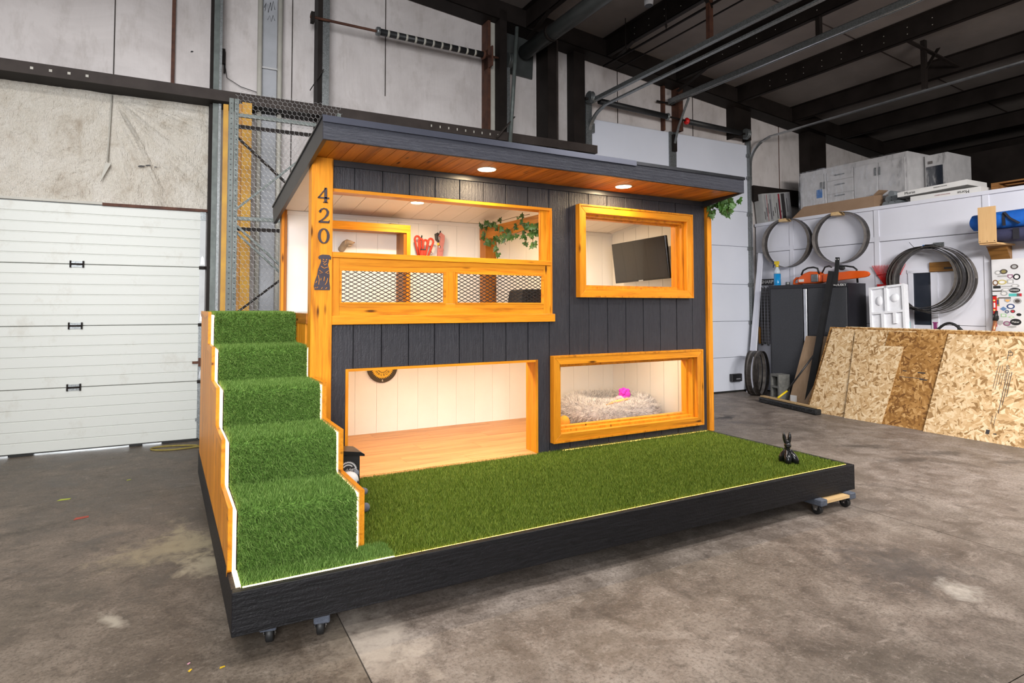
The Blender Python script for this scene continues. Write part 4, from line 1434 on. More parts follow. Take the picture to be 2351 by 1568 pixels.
# leashes
t = thing('red_leash', 'coiled red dog leash hanging from a hook on the upper white wall', 'leash', (1.50, 1.30, 1.92))
hookat(1.49, 2.13, t)
def loop(x, dx, z0, z1, y, lean=0):
    pts = []
    for k in range(9):
        a = PI * k / 8
        pts.append((x + lean + dx * math.cos(a), y, z1 + dx * 1.3 * math.sin(a)))
    return [(x + dx * .5, y, z0)] + pts + [(x - dx * .5, y, z0)]
for q, (lx, dx, zt_, ln) in enumerate(((1.47, .026, 2.12, -.025), (1.485, .022, 2.10, -.008), (1.51, .022, 2.09, .012), (1.53, .026, 2.10, .045))):
    MB().path(loop(lx, dx, 1.955, zt_, 1.29 - q * .008, ln), .0105, 7).build('strap_loop', M_['leash_red'], t)
MB().prism([(1.455, 1.90), (1.54, 1.90), (1.52, 2.02), (1.475, 2.02)], 'y', 1.265, 1.30).build('strap_bundle', M_['leash_red'], t)
MB().box(1.47, 1.525, 1.26, 1.305, 2.02, 2.03).build('band', M_['print_black'], t)
cl = MB().tube((1.575, 1.28, 2.06), (1.578, 1.28, 2.015), .008, 8).path([(1.57, 1.28, 2.015), (1.56, 1.28, 1.99), (1.575, 1.28, 1.975), (1.59, 1.28, 1.99), (1.583, 1.28, 2.015)], .004, 6)
cl.build('snap_clip', M_['steel_bright'], t)
MB().path([(1.53, 1.28, 2.05), (1.555, 1.275, 2.065), (1.578, 1.28, 2.06)], 0, flat=(.018, .004), up_=(0, 1, 0)).build('strap_end', M_['leash_red'], t)
t = thing('pink_harness', 'dusty pink dog harness hanging right of the red leash', 'harness', (1.68, 1.30, 1.90))
hookat(1.685, 2.185, t)
MB().path([(1.665, 1.30, 2.19), (1.64, 1.29, 2.18), (1.645, 1.285, 2.13), (1.665, 1.285, 2.11)], [.013, .017, .016, .010], 8).build('collar_loop', M_['print_black'], t)
MB().path([(1.675, 1.29, 2.185), (1.705, 1.285, 2.165), (1.70, 1.28, 2.12), (1.685, 1.28, 2.05), (1.695, 1.285, 2.02)], 0, flat=(.045, .016), up_=(1, 0, 0)).build('padded_strap', M_['leash_pink'], t)
MB().prism([(1.645, 1.90), (1.70, 1.90), (1.715, 2.04), (1.70, 2.12), (1.66, 2.10), (1.655, 2.0)], 'y', 1.28, 1.30).build('chest_strap', M_['leash_pink'], t)
MB().ball((1.655, 1.27, 2.085), .014, .012, .014, 8, 6).build('bell', M_['gear_yellow'], t)
MB().ball((1.668, 1.268, 2.06), .012, .006, .013, 8, 6).build('name_tag', M_['steel_bright'], t)

# ivy frame: post and beam inside the upper floor
t = thing('cedar_post_and_beam', 'cedar post and beam standing inside the upper room right of the leashes', 'post', (2.16, .66, 1.425))
MB().box(2.09, 2.215, 1.11, 1.23, 1.425, 2.14).build('post', M_['dark_cedar_z'], t, bevel=.003)
MB().box(2.085, 2.20, .125, 1.23, 2.14, 2.255).build('beam', M_['soffit_cedar'], t, bevel=.003)


# ivy leaf shared by both plants
def leaf_mesh(nm):
    pts = [(0, 0), (.32, -.16), (.5, .12), (.30, .30), (.36, .58), (.14, .60), (0, 1.0), (-.14, .60), (-.36, .58), (-.30, .30), (-.5, .12), (-.32, -.16)]
    v = [(x, y, -.12 * abs(x)) for x, y in pts] + [(0, .35, .05)] + [(x, y, -.12 * abs(x) - .02) for x, y in pts] + [(0, .35, .03)]
    n_ = len(pts)
    f = [(i, (i + 1) % n_, n_) for i in range(n_)] + [(n_ + 1 + (i + 1) % n_, n_ + 1 + i, 2 * n_ + 1) for i in range(n_)] + [(i, n_ + 1 + i, n_ + 1 + (i + 1) % n_, (i + 1) % n_) for i in range(n_)]
    me = bpy.data.meshes.new(nm)
    me.from_pydata(v, [], f)
    me.materials.append(M_['ivy_leaf'])
    return me


LEAF = leaf_mesh('leaf')
t = thing('ivy_garland', 'trailing ivy garland draped over the cedar beam behind the balcony', 'ivy', (2.09, .66, 1.95))


def vine(pts, nleaf, size, parent, jit=.02, down=.5, r=.0025):
    MB().path(pts, r, 5).build('stem', M_['ivy_stem'], parent)
    P_ = [Vector(p) for p in pts]
    for k in range(nleaf):
        u = random.random() * (len(P_) - 1)
        i = min(int(u), len(P_) - 2)
        p = P_[i].lerp(P_[i + 1], u - i) + Vector((random.uniform(-jit, jit), random.uniform(-jit, jit), random.uniform(-jit, jit)))
        inst('leaf', LEAF, p, parent, rot=(PI / 2 + random.uniform(-.5, .5) + (PI if random.random() < down else random.uniform(1.6, 4.6)) * 0, random.uniform(-1, 1) + (PI if random.random() < down else 0), random.uniform(-1.5, .3)), scale=size * random.uniform(.75, 1.25))


vine([(2.08, 1.2, 2.27), (2.07, 1.0, 2.28), (2.07, .75, 2.275), (2.075, .5, 2.28), (2.07, .25, 2.27)], 14, .05, t, .02, .3)
vine([(2.07, .95, 2.25), (2.06, .8, 2.2), (2.065, .6, 2.17), (2.06, .4, 2.2), (2.065, .2, 2.17)], 16, .052, t, .03)
vine([(2.07, 1.1, 2.22), (2.05, 1.05, 2.12), (2.06, .9, 2.10), (2.05, .7, 2.13), (2.05, .5, 2.12), (2.05, .3, 2.14), (2.05, .16, 2.10)], 20, .056, t, .02, .8)
vine([(2.05, .82, 2.13), (2.045, .80, 2.06), (2.04, .78, 2.0), (2.05, .80, 1.96)], 6, .05, t, .012, .9)
vine([(2.05, .66, 2.12), (2.04, .65, 2.08), (2.045, .63, 2.04)], 4, .05, t, .012, .9)
vine([(2.05, .30, 2.14), (2.04, .28, 2.06), (2.045, .27, 2.0)], 5, .055, t, .012, .9)
vine([(2.06, .16, 2.14), (2.05, .17, 2.05), (2.05, .16, 1.98)], 5, .055, t, .015, .9)
vine([(2.06, .12, 2.18), (2.05, .14, 2.12), (2.06, .20, 2.10)], 8, .06, t, .03, .7)
t = thing('ivy_cluster', 'bushy ivy clump hanging under the right end of the roof', 'ivy', (3.98, -.12, 2.35))
vine([(3.93, -.06, 2.45), (3.92, -.09, 2.40), (3.91, -.08, 2.37)], 9, .06, t, .02, .8)
vine([(3.93, -.10, 2.47), (4.0, -.16, 2.45), (4.04, -.2, 2.40)], 18, .07, t, .045)
vine([(3.95, -.10, 2.48), (4.03, -.18, 2.48), (4.08, -.22, 2.45)], 18, .07, t, .045)
vine([(3.96, -.12, 2.46), (4.0, -.18, 2.40), (4.0, -.2, 2.36)], 16, .07, t, .045)

# dark box on the upper floor behind the mesh
t = thing('black_pet_carrier', 'dark box on the upper floor behind the right mesh panel', 'box', (2.37, .80, 1.425))
MB().prism([(2.235, 1.425), (2.53, 1.425), (2.525, 1.63), (2.50, 1.645), (2.30, 1.64), (2.265, 1.62)], 'y', .70, .95).build('shell', M_['rubber_black'], t, bevel=.006)
MB().prism([(2.30, 1.47), (2.49, 1.47), (2.485, 1.58), (2.32, 1.575)], 'y', .694, .70).build('front_panel', M_['black_powder'], t)

# television on the right wall of the upper room
t = thing('television', 'flat black television tilted on the right wall of the upper room', 'television', (3.70, .66, 1.74))
MT = Matrix.Translation((3.665, .66, 1.955)) @ Matrix.Rotation(.06, 4, 'Z') @ Matrix.Rotation(-.10, 4, 'Y') @ Matrix.Rotation(-.035, 4, 'X')
MB().box(-.005, .03, -.385, .385, -.215, .215).xf(MT).build('housing', M_['tv_bezel'], t, bevel=.004)
MB().box(-.0075, -.0052, -.376, .376, -.196, .208).xf(MT).build('screen', M_['tv_black'], t)
MB().box(-.009, -.005, -.03, .03, -.213, -.203).xf(MT).build('logo_bar', M_['s_grey'], t)
MB().box(.03, .10, -.08, .08, -.09, .09).xf(MT).build('rear_bulge', M_['tv_bezel'], t)
MB().bar((3.74, .66, 1.96), (3.875, .66, 1.98), .05, .05).build('mount_arm', M_['mesh_black'], t)
MB().box(3.862, 3.879, .58, .74, 1.86, 2.1).build('mount_plate', M_['mesh_black'], t)
t = thing('wall_control_box', 'black control box on the right wall beside the television', 'control box', (3.86, .20, 1.9))
MB().box(3.82, 3.879, .16, .235, 2.02, 2.12).build('case', M_['rubber_black'], t, bevel=.004)
MB().tube((3.82, .2, 2.085), (3.815, .2, 2.085), .008, 8).build('indicator', M_['s_grey'], t)
MB().path([(3.86, .2, 2.02), (3.865, .21, 1.9), (3.86, .195, 1.75), (3.865, .2, 1.6)], .008, 6).build('power_cable', M_['rubber_black'], t)

# clock on the lower back wall
t = thing('saw_blade_clock', 'round dark wall clock with a yellow saw blade face in the lower room', 'clock', (1.125, 1.345, .765))
MB().lathe([(.147, 0), (.147, .016)], (1.125, 1.342, .912), 40, 'y').build('rim', M_['clock_brown'], t)
gr = []
for k in range(40):
    a = 2 * PI * k / 40
    gr += [(.098 * math.cos(a), .098 * math.sin(a)), (.112 * math.cos(a + .05), .112 * math.sin(a + .05)), (.100 * math.cos(a + .11), .100 * math.sin(a + .11))]
RX = Matrix.Rotation(PI / 2, 4, 'X')
MB().poly(gr, Matrix.Translation((1.125, 1.342, .912)) @ RX, .004).build('blade_face', M_['gear_yellow'], t)
MB().lathe([(.052, 0), (.052, .001)], (1.125, 1.3365, .912), 30, 'y').build('inner_ring', M_['clock_brown'], t)
MB().lathe([(.047, 0), (.047, .001)], (1.125, 1.3355, .912), 30, 'y').build('inner_disc', M_['gear_yellow'], t)
for k, c in enumerate('MALECK'):
    a = -PI / 2 + (k - 2.5) * .36
    MB().text('c' + c, Matrix.Translation((1.125 + .074 * math.cos(a), 1.3372, .912 + .074 * math.sin(a))) @ RX @ Matrix.Rotation(a + PI / 2, 4, 'Z')).build('letter', M_['clock_brown'], t)
MB().text('six', Matrix.Translation((1.125, 1.3415, .912 - .126)) @ RX).build('numeral', M_['paper_white'], t)
MB().bar((1.125, 1.334, .912), (1.06, 1.334, .975), .006, .003, (0, 1, 0)).build('hour_hand', M_['clock_brown'], t)
MB().bar((1.125, 1.333, .912), (1.16, 1.333, 1.01), .005, .003, (0, 1, 0)).build('minute_hand', M_['clock_brown'], t)

# dog bed: a fluffy oval ring with a soft middle
t = thing('dog_bed', 'fluffy grey donut dog bed behind the lower window', 'dog bed', (3.36, .80, .302))
BC, RA, RB, RT = (3.36, .80), .37, .33, .135
v = []
na, nb = 48, 14
for i in range(na):
    a = 2 * PI * i / na
    for j in range(nb):
        b = 2 * PI * j / nb
        rr = RT * (1 + .06 * math.sin(5 * a + 1) * math.cos(b))
        ex = 1 if math.sin(b) > 0 else .85
        v.append((BC[0] + (RA + rr * math.cos(b)) * math.cos(a), BC[1] + (RB + rr * math.cos(b)) * math.sin(a), .302 + .115 + rr * ex * math.sin(b) * (1.0 + .10 * math.sin(3 * a))))
f = [(i * nb + j, ((i + 1) % na) * nb + j, ((i + 1) % na) * nb + (j + 1) % nb, i * nb + (j + 1) % nb) for i in range(na) for j in range(nb)]
MB().add(v, f, True).build('bolster', M_['bed_base'], t)
MB().lathe([(.30, 0), (.34, .03), (.33, .075), (.2, .10), (.05, .105)], (BC[0], BC[1], .302), 28).build('cushion', M_['bed_base'], t)
nf = 42000
a = RNG.uniform(0, 2 * PI, nf)
b = RNG.uniform(-.9, PI + .6, nf)
cr = np.stack([(RA + RT * np.cos(b)) * np.cos(a) + BC[0], (RB + RT * np.cos(b)) * np.sin(a) + BC[1], .417 + RT * np.sin(b) * np.where(np.sin(b) > 0, 1, .85)], 1)
nrm = np.stack([np.cos(b) * np.cos(a), np.cos(b) * np.sin(a), np.sin(b)], 1)
cr[:, 2] = np.maximum(cr[:, 2], .306)
lk = np.round(a * 14) * 12.9 + np.round(b * 10) * 7.7
ex = np.stack([np.sin(lk) * .5, np.cos(lk * 1.3) * .5, np.sin(lk * .7) * .3 - .15], 1)
blades('fur', cr, nrm, .036, .0030, .5, 'bed_fur', t, extra=ex)
nf = 9000
rr = np.sqrt(RNG.uniform(0, 1, nf))
a = RNG.uniform(0, 2 * PI, nf)
cr = np.stack([BC[0] + .32 * rr * np.cos(a), BC[1] + .26 * rr * np.sin(a), np.full(nf, .40)], 1)
blades('fur', cr, np.tile([0., 0., 1.], (nf, 1)), .03, .003, .8, 'bed_fur', t)

# toys
t = thing('pink_plush_toy', 'bright magenta fluffy plush toy lying on the grey dog bed', 'plush toy', (3.38, .60, .53))
MB().ball((3.40, .60, .590), .062, .055, .055, 14, 10).build('mane', M_['plush_pink'], t)
for k in range(16):
    a = k * 2.4
    MB().ball((3.40 + .05 * math.cos(a), .60 + .04 * math.sin(a * 1.7), .595 + .045 * math.sin(a)), .022, .022, .022, 8, 6).build('tuft', M_['plush_pink'], t)
MB().ball((3.315, .575, .558), .052, .040, .034, 12, 8).build('head', M_['plush_rose'], t)
MB().ball((3.295, .540, .556), .024, .014, .020, 10, 6).build('muzzle_patch', M_['s_mauve'], t)
t = thing('sandwich_plush_toy', 'peach sandwich shaped chew toy on the front rim of the dog bed', 'chew toy', (3.22, .48, .50))
MB().path([(3.09, .50, .515), (3.16, .485, .530), (3.25, .47, .545), (3.33, .46, .560)], [.012, .026, .028, .012], 10).build('filling', M_['plush_rose'], t)
MB().path([(3.08, .495, .526), (3.16, .475, .548), (3.25, .46, .563), (3.335, .455, .574)], [.008, .016, .017, .008], 8).build('upper_half', M_['plush_peach'], t)
t = thing('orange_ball_toy', 'orange round toy with a dark string on the floor left of the bed', 'toy', (2.68, .62, .302))
MB().ball((2.68, .62, .372), .055, .055, .070, 14, 10).build('body', M_['plush_orange'], t)
MB().path([(2.70, .57, .35), (2.73, .55, .33), (2.725, .56, .305)], .006, 6).build('string', M_['rubber_black'], t)

# black lidded bin beside the stairs with a round white emblem
t = thing('lidded_bin', 'black lidded box with a round white emblem between stairs and lower doorway', 'box', (.36, -.27, .300))
MB().box(.255, .440, -.315, -.17, .300, .535).build('bin_body', M_['rubber_black'], t, bevel=.004)
MB().prism([(.235, .555), (.465, .520), (.465, .532), (.440, .548), (.235, .580)], 'y', -.335, -.15).build('lid', M_['tv_bezel'], t)
RXM = Matrix.Translation((.362, -.3155, .435)) @ RX
gear = []
for k in range(36):
    a = 2 * PI * k / 36
    gear += [(.054 * math.cos(a), .054 * math.sin(a)), (.059 * math.cos(a + .04), .059 * math.sin(a + .04)), (.059 * math.cos(a + .11), .059 * math.sin(a + .11)), (.054 * math.cos(a + .14), .054 * math.sin(a + .14))]
em = MB().poly(gear, RXM, .0012).build('emblem', M_['white_print'], t)
MB().lathe([(.048, 0), (.048, .0006)], (.362, -.3178, .435), 32, 'y').build('emblem_disc', M_['print_black'], em)
MB().text('Builder', Matrix.Translation((.362, -.3186, .437)) @ RX @ Matrix.Rotation(.14, 4, 'Z')).build('emblem_word', M_['white_print'], em)
for k in range(13):
    a = PI * .25 + PI * .5 * k / 12
    for sg in (1, -1):
        MB().box(-.0025, .0025, -.004, .004, 0, .0006).xf(Matrix.Translation((.362 + .037 * math.cos(a), -.3180, .435 + sg * .037 * math.sin(a))) @ RX @ Matrix.Rotation(sg * (a - PI / 2), 4, 'Z')).build('emblem_letter', M_['white_print'], em)

# grey plush animal leaning on the outside of the stairs
t = thing('koala_plush_toy', 'grey and white plush animal sitting against the right side of the stairs', 'plush toy', (.30, -.62, .300))
MB().ball((.275, -.60, .395), .065, .065, .085, 14, 10).build('body', M_['plush_grey'], t)
hd = MB().ball((.290, -.615, .462), .056, .05, .048, 14, 10).build('head', M_['plush_white'], t)
MB().ball((.325, -.60, .448), .026, .045, .045, 12, 8).build('face_patch', M_['plush_grey'], hd)
MB().ball((.330, -.636, .452), .011, .009, .012, 10, 6).build('eye', M_['white_print'], hd)
MB().ball((.333, -.645, .452), .006, .004, .008, 8, 6).build('pupil', M_['print_black'], hd)
MB().ball((.335, -.60, .492), .020, .016, .022, 10, 8).build('ear', M_['plush_grey'], t)
MB().path([(.30, -.63, .42), (.335, -.65, .405), (.365, -.66, .398)], [.024, .021, .020], 10).ball((.368, -.66, .397), .022, .02, .02, 10, 8).build('arm', M_['plush_grey'], t)
MB().path([(.29, -.65, .34), (.325, -.70, .33), (.350, -.73, .328)], [.03, .025, .024], 10).ball((.356, -.735, .328), .024, .022, .026, 10, 8).build('leg', M_['plush_grey'], t)

# glossy black balloon style rabbit figure
t = thing('rabbit_figurine', 'glossy black balloon-style rabbit figurine sitting on the turf', 'figurine', (3.48, -1.17, .300))


def pod(p, q, r0, r1, nm):
    p, q = Vector(p), Vector(q)
    pts = [p.lerp(q, k / 8) for k in range(9)]
    rr_ = [max(.003, (r0 + (r1 - r0) * k / 8) * math.sin(PI * (.06 + .88 * k / 8)) ** .55) for k in range(9)]
    MB().path(pts, rr_, 12).build(nm, M_['figure_black'], t)


bxx, byy = 3.475, -1.165
pod((bxx - .040, byy - .035, .300), (bxx - .014, byy - .005, .405), .036, .016, 'leg')
pod((bxx + .028, byy - .060, .298), (bxx + .002, byy - .012, .405), .036, .016, 'leg')
pod((bxx + .058, byy + .010, .300), (bxx + .012, byy + .005, .400), .034, .016, 'leg')
pod((bxx - .012, byy + .050, .300), (bxx - .002, byy + .012, .400), .034, .016, 'leg')
pod((bxx - .004, byy, .385), (bxx - .004, byy - .004, .428), .020, .020, 'neck')
pod((bxx + .018, byy + .012, .434), (bxx - .032, byy - .030, .432), .026, .026, 'snout')
MB().ball((bxx + .010, byy + .008, .452), .020, .020, .018, 12, 8).build('head', M_['figure_black'], t)
pod((bxx - .024, byy - .002, .440), (bxx - .040, byy, .526), .012, .013, 'ear')
pod((bxx + .016, byy - .006, .442), (bxx + .022, byy - .006, .522), .013, .014, 'ear')


# ---- furniture dollies under the base
def dolly(label, c, w, d, rot, win=.05):
    t_ = thing('furniture_dolly', label, 'dolly', (c[0], c[1], 0), group='dollies under the dog house')
    t_.rotation_euler = (0, 0, rot)
    ox, oy = c
    for sx in (-1, 1):
        MB().box(ox + sx * w / 2 - .035, ox + sx * w / 2 + .035, oy - d / 2, oy + d / 2, .070, .1145).build('carpeted_rail', M_['carpet_grey'], t_, bevel=.005)
    for sy in (-1, 1):
        MB().box(ox - w / 2 + .035, ox + w / 2 - .035, oy + sy * (d / 2 - win) - .045, oy + sy * (d / 2 - win) + .045, .084, .104).build('wood_rail', M_['pine_x'], t_)
    for sx in (-1, 1):
        for sy in (-1, 1):
            x_, y_ = ox + sx * (w / 2 - .005), oy + sy * (d / 2 - .06)
            fk = MB().box(x_ - .03, x_ + .03, y_ - .028, y_ + .028, .078, .082).prism([(y_ - .012, .030), (y_ + .012, .030), (y_ + .026, .078), (y_ - .026, .078)], 'x', x_ - .024, x_ - .0215).prism([(y_ - .012, .030), (y_ + .012, .030), (y_ + .026, .078), (y_ - .026, .078)], 'x', x_ + .0215, x_ + .024)
            fk = fk.build('caster_fork', M_['steel_bright'], t_)
            MB().lathe([(.030, -.017), (.0365, -.012), (.037, 0), (.0365, .012), (.030, .017)], (x_, y_, .0375), 22, 'x').build('wheel', M_['rubber_black'], fk)
            MB().tube((x_ - .027, y_, .0375), (x_ + .027, y_, .0375), .007, 10).build('axle', M_['steel_bright'], fk)
    return t_


dolly('grey carpeted furniture dolly under the right front corner of the base', (3.595, -1.255), .335, .46, 0)
dolly('furniture dolly under the left front corner below the stairs', (-.105, -1.16), .225, .46, -.2, .15)

# ================================================================== the workshop corner on the right and the rack on the left (frame B)
def bt(name, label, cat, org, group=None):
    return thing(name, label, cat, org, 'B', group)


# ---- pallet rack upright wrapped in chicken wire behind the house
t = bt('pallet_rack_frame', 'tall grey perforated rack frame wrapped in chicken wire behind the house', 'rack', (.4, -1.2, 0))
for xa, yy in ((-.135, -1.2), (-.088, -1.2), (.90, -1.2)):
    up_ = MB().prism([(xa, yy), (xa + .040, yy), (xa + .040, yy + .045), (xa + .033, yy + .045), (xa + .033, yy + .006), (xa + .006, yy + .006), (xa + .006, yy + .045), (xa, yy + .045)], 'z', 0, 3.50).build('upright', M_['green_galv'], t)
    if xa < .5:
        ho = MB()
        for k in range(44):
            z = 1.30 + k * .05
            ho.lathe([(.0065, 0), (.0065, .002)], (xa + .02, yy - .0015, z), 8, 'y')
        ho.build('slot_holes', M_['print_black'], t)
for za, zb, dy in ((3.35, 3.35, 0), (3.245, 3.25, .03), (2.335, 2.338, 0), (2.235, 2.24, .03)):
    MB().bar((-.05, -1.17 + dy, za), (.92, -1.17 + dy, zb), .035, .025, (0, 0, 1)).build('cross_brace', M_['green_galv'] if not dy else M_['dark_steel'], t)
for a, b, mt in (((-.05, -1.15, 3.13), (.92, -1.15, 2.27), 'dark_steel'), ((-.06, -1.18, 2.42), (.92, -1.18, 3.33), 'green_galv'), ((-.05, -1.18, 2.26), (.92, -1.18, 1.37), 'green_galv'), ((-.05, -1.14, 2.20), (.92, -1.14, 1.30), 'green_galv'), ((-.06, -1.16, 1.40), (.92, -1.16, 2.2), 'dark_steel')):
    MB().bar(a, b, .032, .02, (0, 1, 0)).build('diagonal_brace', M_[mt], t)
wm = MB()
hx, hz = .046, .040
rows = int(2.25 / hz)
for r in range(rows):
    z = 1.35 + r * hz
    off = hx / 2 if r % 2 else 0
    x = -.06 + off
    while x < .93:
        yj = -1.215 + .004 * math.sin(x * 40 + z * 23)
        wm.tube((x, yj, z - hz * .33), (x, yj, z + hz * .33), .0015, 3, caps=False)
        wm.tube((x, yj, z + hz * .33), (x + hx / 2, yj, z + hz * .67), .0014, 3, caps=False)
        wm.tube((x, yj, z + hz * .33), (x - hx / 2, yj, z + hz * .67), .0014, 3, caps=False)
        x += hx
tag(wm.build('chicken_wire', M_['wire'], t), kind='stuff')
# yellow column behind the rack
t = bt('yellow_post', 'narrow yellow painted steel post left of the rack frame', 'post', (-.118, -.35, 0))
MB().box(-.145, -.095, -.36, -.30, 0, 3.69).build('post_face', M_['yellow_paint'], t)
MB().box(-.16, -.08, -.37, -.29, 0, .012).build('foot_plate', M_['yellow_paint'], t)
t = bt('ochre_timber_post', 'ochre and brown timber post seen through the chicken wire', 'post', (.06, -.35, 0))
MB().box(.045, .145, -.36, -.27, 0, 3.74).build('yellow_face', M_['yellow_paint'], t)
MB().box(-.01, .043, -.35, -.27, 0, 3.72).build('brown_face', M_['ochre_wood'], t)

# ---- tall black tool cabinet
t = bt('tool_cabinet', 'tall two-door black and grey steel tool cabinet against the white partition', 'cabinet', (8.36, -1.31, 0))
MB().box(8.16, 8.575, -1.985, -.64, .03, 1.82).build('body', M_['cabinet_black'], t)
for ya, yb in ((-1.965, -1.345), (-1.245, -.67)):
    MB().box(8.146, 8.16, ya, yb, .06, 1.762).build('door', M_['cabinet_grey'], t, bevel=.003)
MB().box(8.140, 8.165, -1.99, -.63, 1.765, 1.821).build('top_band', M_['cabinet_black'], t)
MB().box(8.138, 8.16, -1.325, -1.268, .08, 1.755).build('handle_bar', M_['steel_bright'], t, bevel=.006)
RYX = Matrix(((0, 0, -1, 0), (-1, 0, 0, 0), (0, 1, 0, 0), (0, 0, 0, 1)))  # text facing -x, reading towards -y
MB().text('HUSKY', Matrix.Translation((8.1385, -1.89, 1.793)) @ RYX).build('logo_word', M_['white_print'], t)
MB().prism([(-1.775, 1.785), (-1.765, 1.80), (-1.785, 1.812), (-1.80, 1.80), (-1.815, 1.787)], 'x', 8.1375, 8.139).build('logo_mark', M_['white_print'], t)
for yy in (-1.9, -.72):
    MB().box(8.18, 8.24, yy - .03, yy + .03, 0, .03).build('foot', M_['rubber_black'], t)

# ---- on the cabinet
t = bt('spray_bottle', 'spray bottle of blue liquid with a yellow trigger on the cabinet', 'spray bottle', (8.36, -.635, 1.822))
MB().lathe([(.052, 0), (.055, .01), (.055, .20)], (8.36, -.635, 1.822), 18).build('liquid', M_['liquid_blue'], t)
MB().lathe([(.0545, .201), (.053, .235), (.035, .275), (.022, .30), (.022, .315)], (8.36, -.635, 1.822), 18).build('shoulder', M_['bottle_clear'], t)
MB().lathe([(.026, .315), (.026, .35), (.02, .36)], (8.36, -.635, 1.822), 14).box(8.345, 8.375, -.665, -.59, 2.182, 2.235).build('spray_head', M_['trigger_yellow'], t)
MB().path([(8.36, -.60, 2.195), (8.36, -.565, 2.175), (8.36, -.56, 2.13)], [.012, .010, .007], 8).box(8.35, 8.37, -.592, -.555, 2.195, 2.225).build('trigger', M_['navy_plastic'], t)
t = bt('chainsaw', 'orange chainsaw with an orange bar cover lying on the cabinet', 'chainsaw', (8.38, -1.35, 1.822))
MB().prism([(-1.05, 1.86), (-1.05, 1.91), (-1.09, 1.955), (-1.16, 2.0), (-1.26, 2.03), (-1.38, 2.02), (-1.44, 1.97), (-1.44, 1.86), (-1.38, 1.84), (-1.1, 1.84)], 'x', 8.30, 8.46).build('engine_cover', M_['saw_orange'], t, bevel=.012)
MB().path([(8.38, -1.07, 1.93), (8.38, -.98, 1.935), (8.38, -.94, 1.90), (8.38, -.935, 1.845), (8.38, -.98, 1.838), (8.38, -1.08, 1.845)], .020, 10).build('rear_handle', M_['saw_orange'], t)
MB().path([(8.31, -1.12, 1.98), (8.30, -1.16, 2.05), (8.30, -1.24, 2.085), (8.30, -1.34, 2.09), (8.31, -1.40, 2.07), (8.32, -1.42, 1.98)], .014, 8).build('front_handle', M_['rubber_black'], t)
MB().path([(8.42, -1.40, 2.0), (8.42, -1.45, 2.09), (8.42, -1.52, 2.105), (8.42, -1.56, 2.08)], .012, 8).build('hand_guard', M_['rubber_black'], t)
MB().box(8.285, 8.30, -1.42, -1.30, 1.86, 1.98).build('clutch_cover', M_['galvanized'], t, bevel=.006)
MB().box(8.296, 8.30, -1.17, -1.08, 1.87, 1.91).build('badge', M_['paper_white'], t)
MB().prism([(-1.47, 1.852), (-2.12, 1.90), (-2.17, 1.915), (-2.19, 1.945), (-2.17, 1.98), (-2.12, 1.995), (-1.9, 2.005), (-1.47, 1.975)], 'x', 8.33, 8.37).build('bar_cover', M_['saw_orange'], t, bevel=.006)
t = bt('small_chainsaw_handle', 'black tool handle standing behind the orange bar cover', 'tool', (8.47, -1.78, 1.822))
MB().path([(8.47, -1.60, 1.83), (8.47, -1.61, 2.05), (8.47, -1.66, 2.10), (8.47, -1.76, 2.09), (8.47, -1.87, 2.07), (8.47, -1.92, 2.03), (8.47, -1.93, 1.83)], .014, 8).build('bow_handle', M_['rubber_black'], t)
MB().ball((8.46, -1.70, 2.06), .03, .05, .03, 10, 8).build('grip', M_['rubber_black'], t)
t = bt('tin_can_stack', 'small shiny tin beside the spray bottle on the cabinet', 'tin', (8.40, -.80, 1.822))
MB().lathe([(.035, 0), (.035, .05), (.033, .052)], (8.40, -.80, 1.822), 16).build('tin_body', M_['galvanized'], t)
MB().lathe([(.034, .052), (.034, .06)], (8.40, -.80, 1.822), 16).build('tin_lid', M_['steel_bright'], t)
t = bt('red_leaf_rake', 'red plastic leaf rake head leaning behind the cabinet', 'rake', (8.50, -2.33, 1.60))
for k in range(22):
    a = -.42 + .84 * k / 21
    MB().path([(8.565, -2.33 - .16 * math.sin(a) / .42 * .42, 1.80), (8.565, -2.33 - .40 * math.sin(a), 1.94), (8.565, -2.33 - .56 * math.sin(a), 2.065), (8.56, -2.33 - .57 * math.sin(a), 2.08)], [.006, .005, .004, .003], 5).build('tine', M_['rake_red'], t)
MB().prism([(-2.25, 1.56), (-2.41, 1.56), (-2.50, 1.80), (-2.16, 1.80)], 'x', 8.555, 8.580).build('rake_head', M_['rake_red'], t)
MB().path([(8.562, -2.16, 1.93), (8.562, -2.33, 1.955), (8.562, -2.50, 1.93)], .006, 6).build('spreader', M_['rake_red'], t)
MB().tube((8.56, -2.33, 1.57), (8.50, -2.36, .02), .014, 8).build('handle', M_['pine_z'], t)

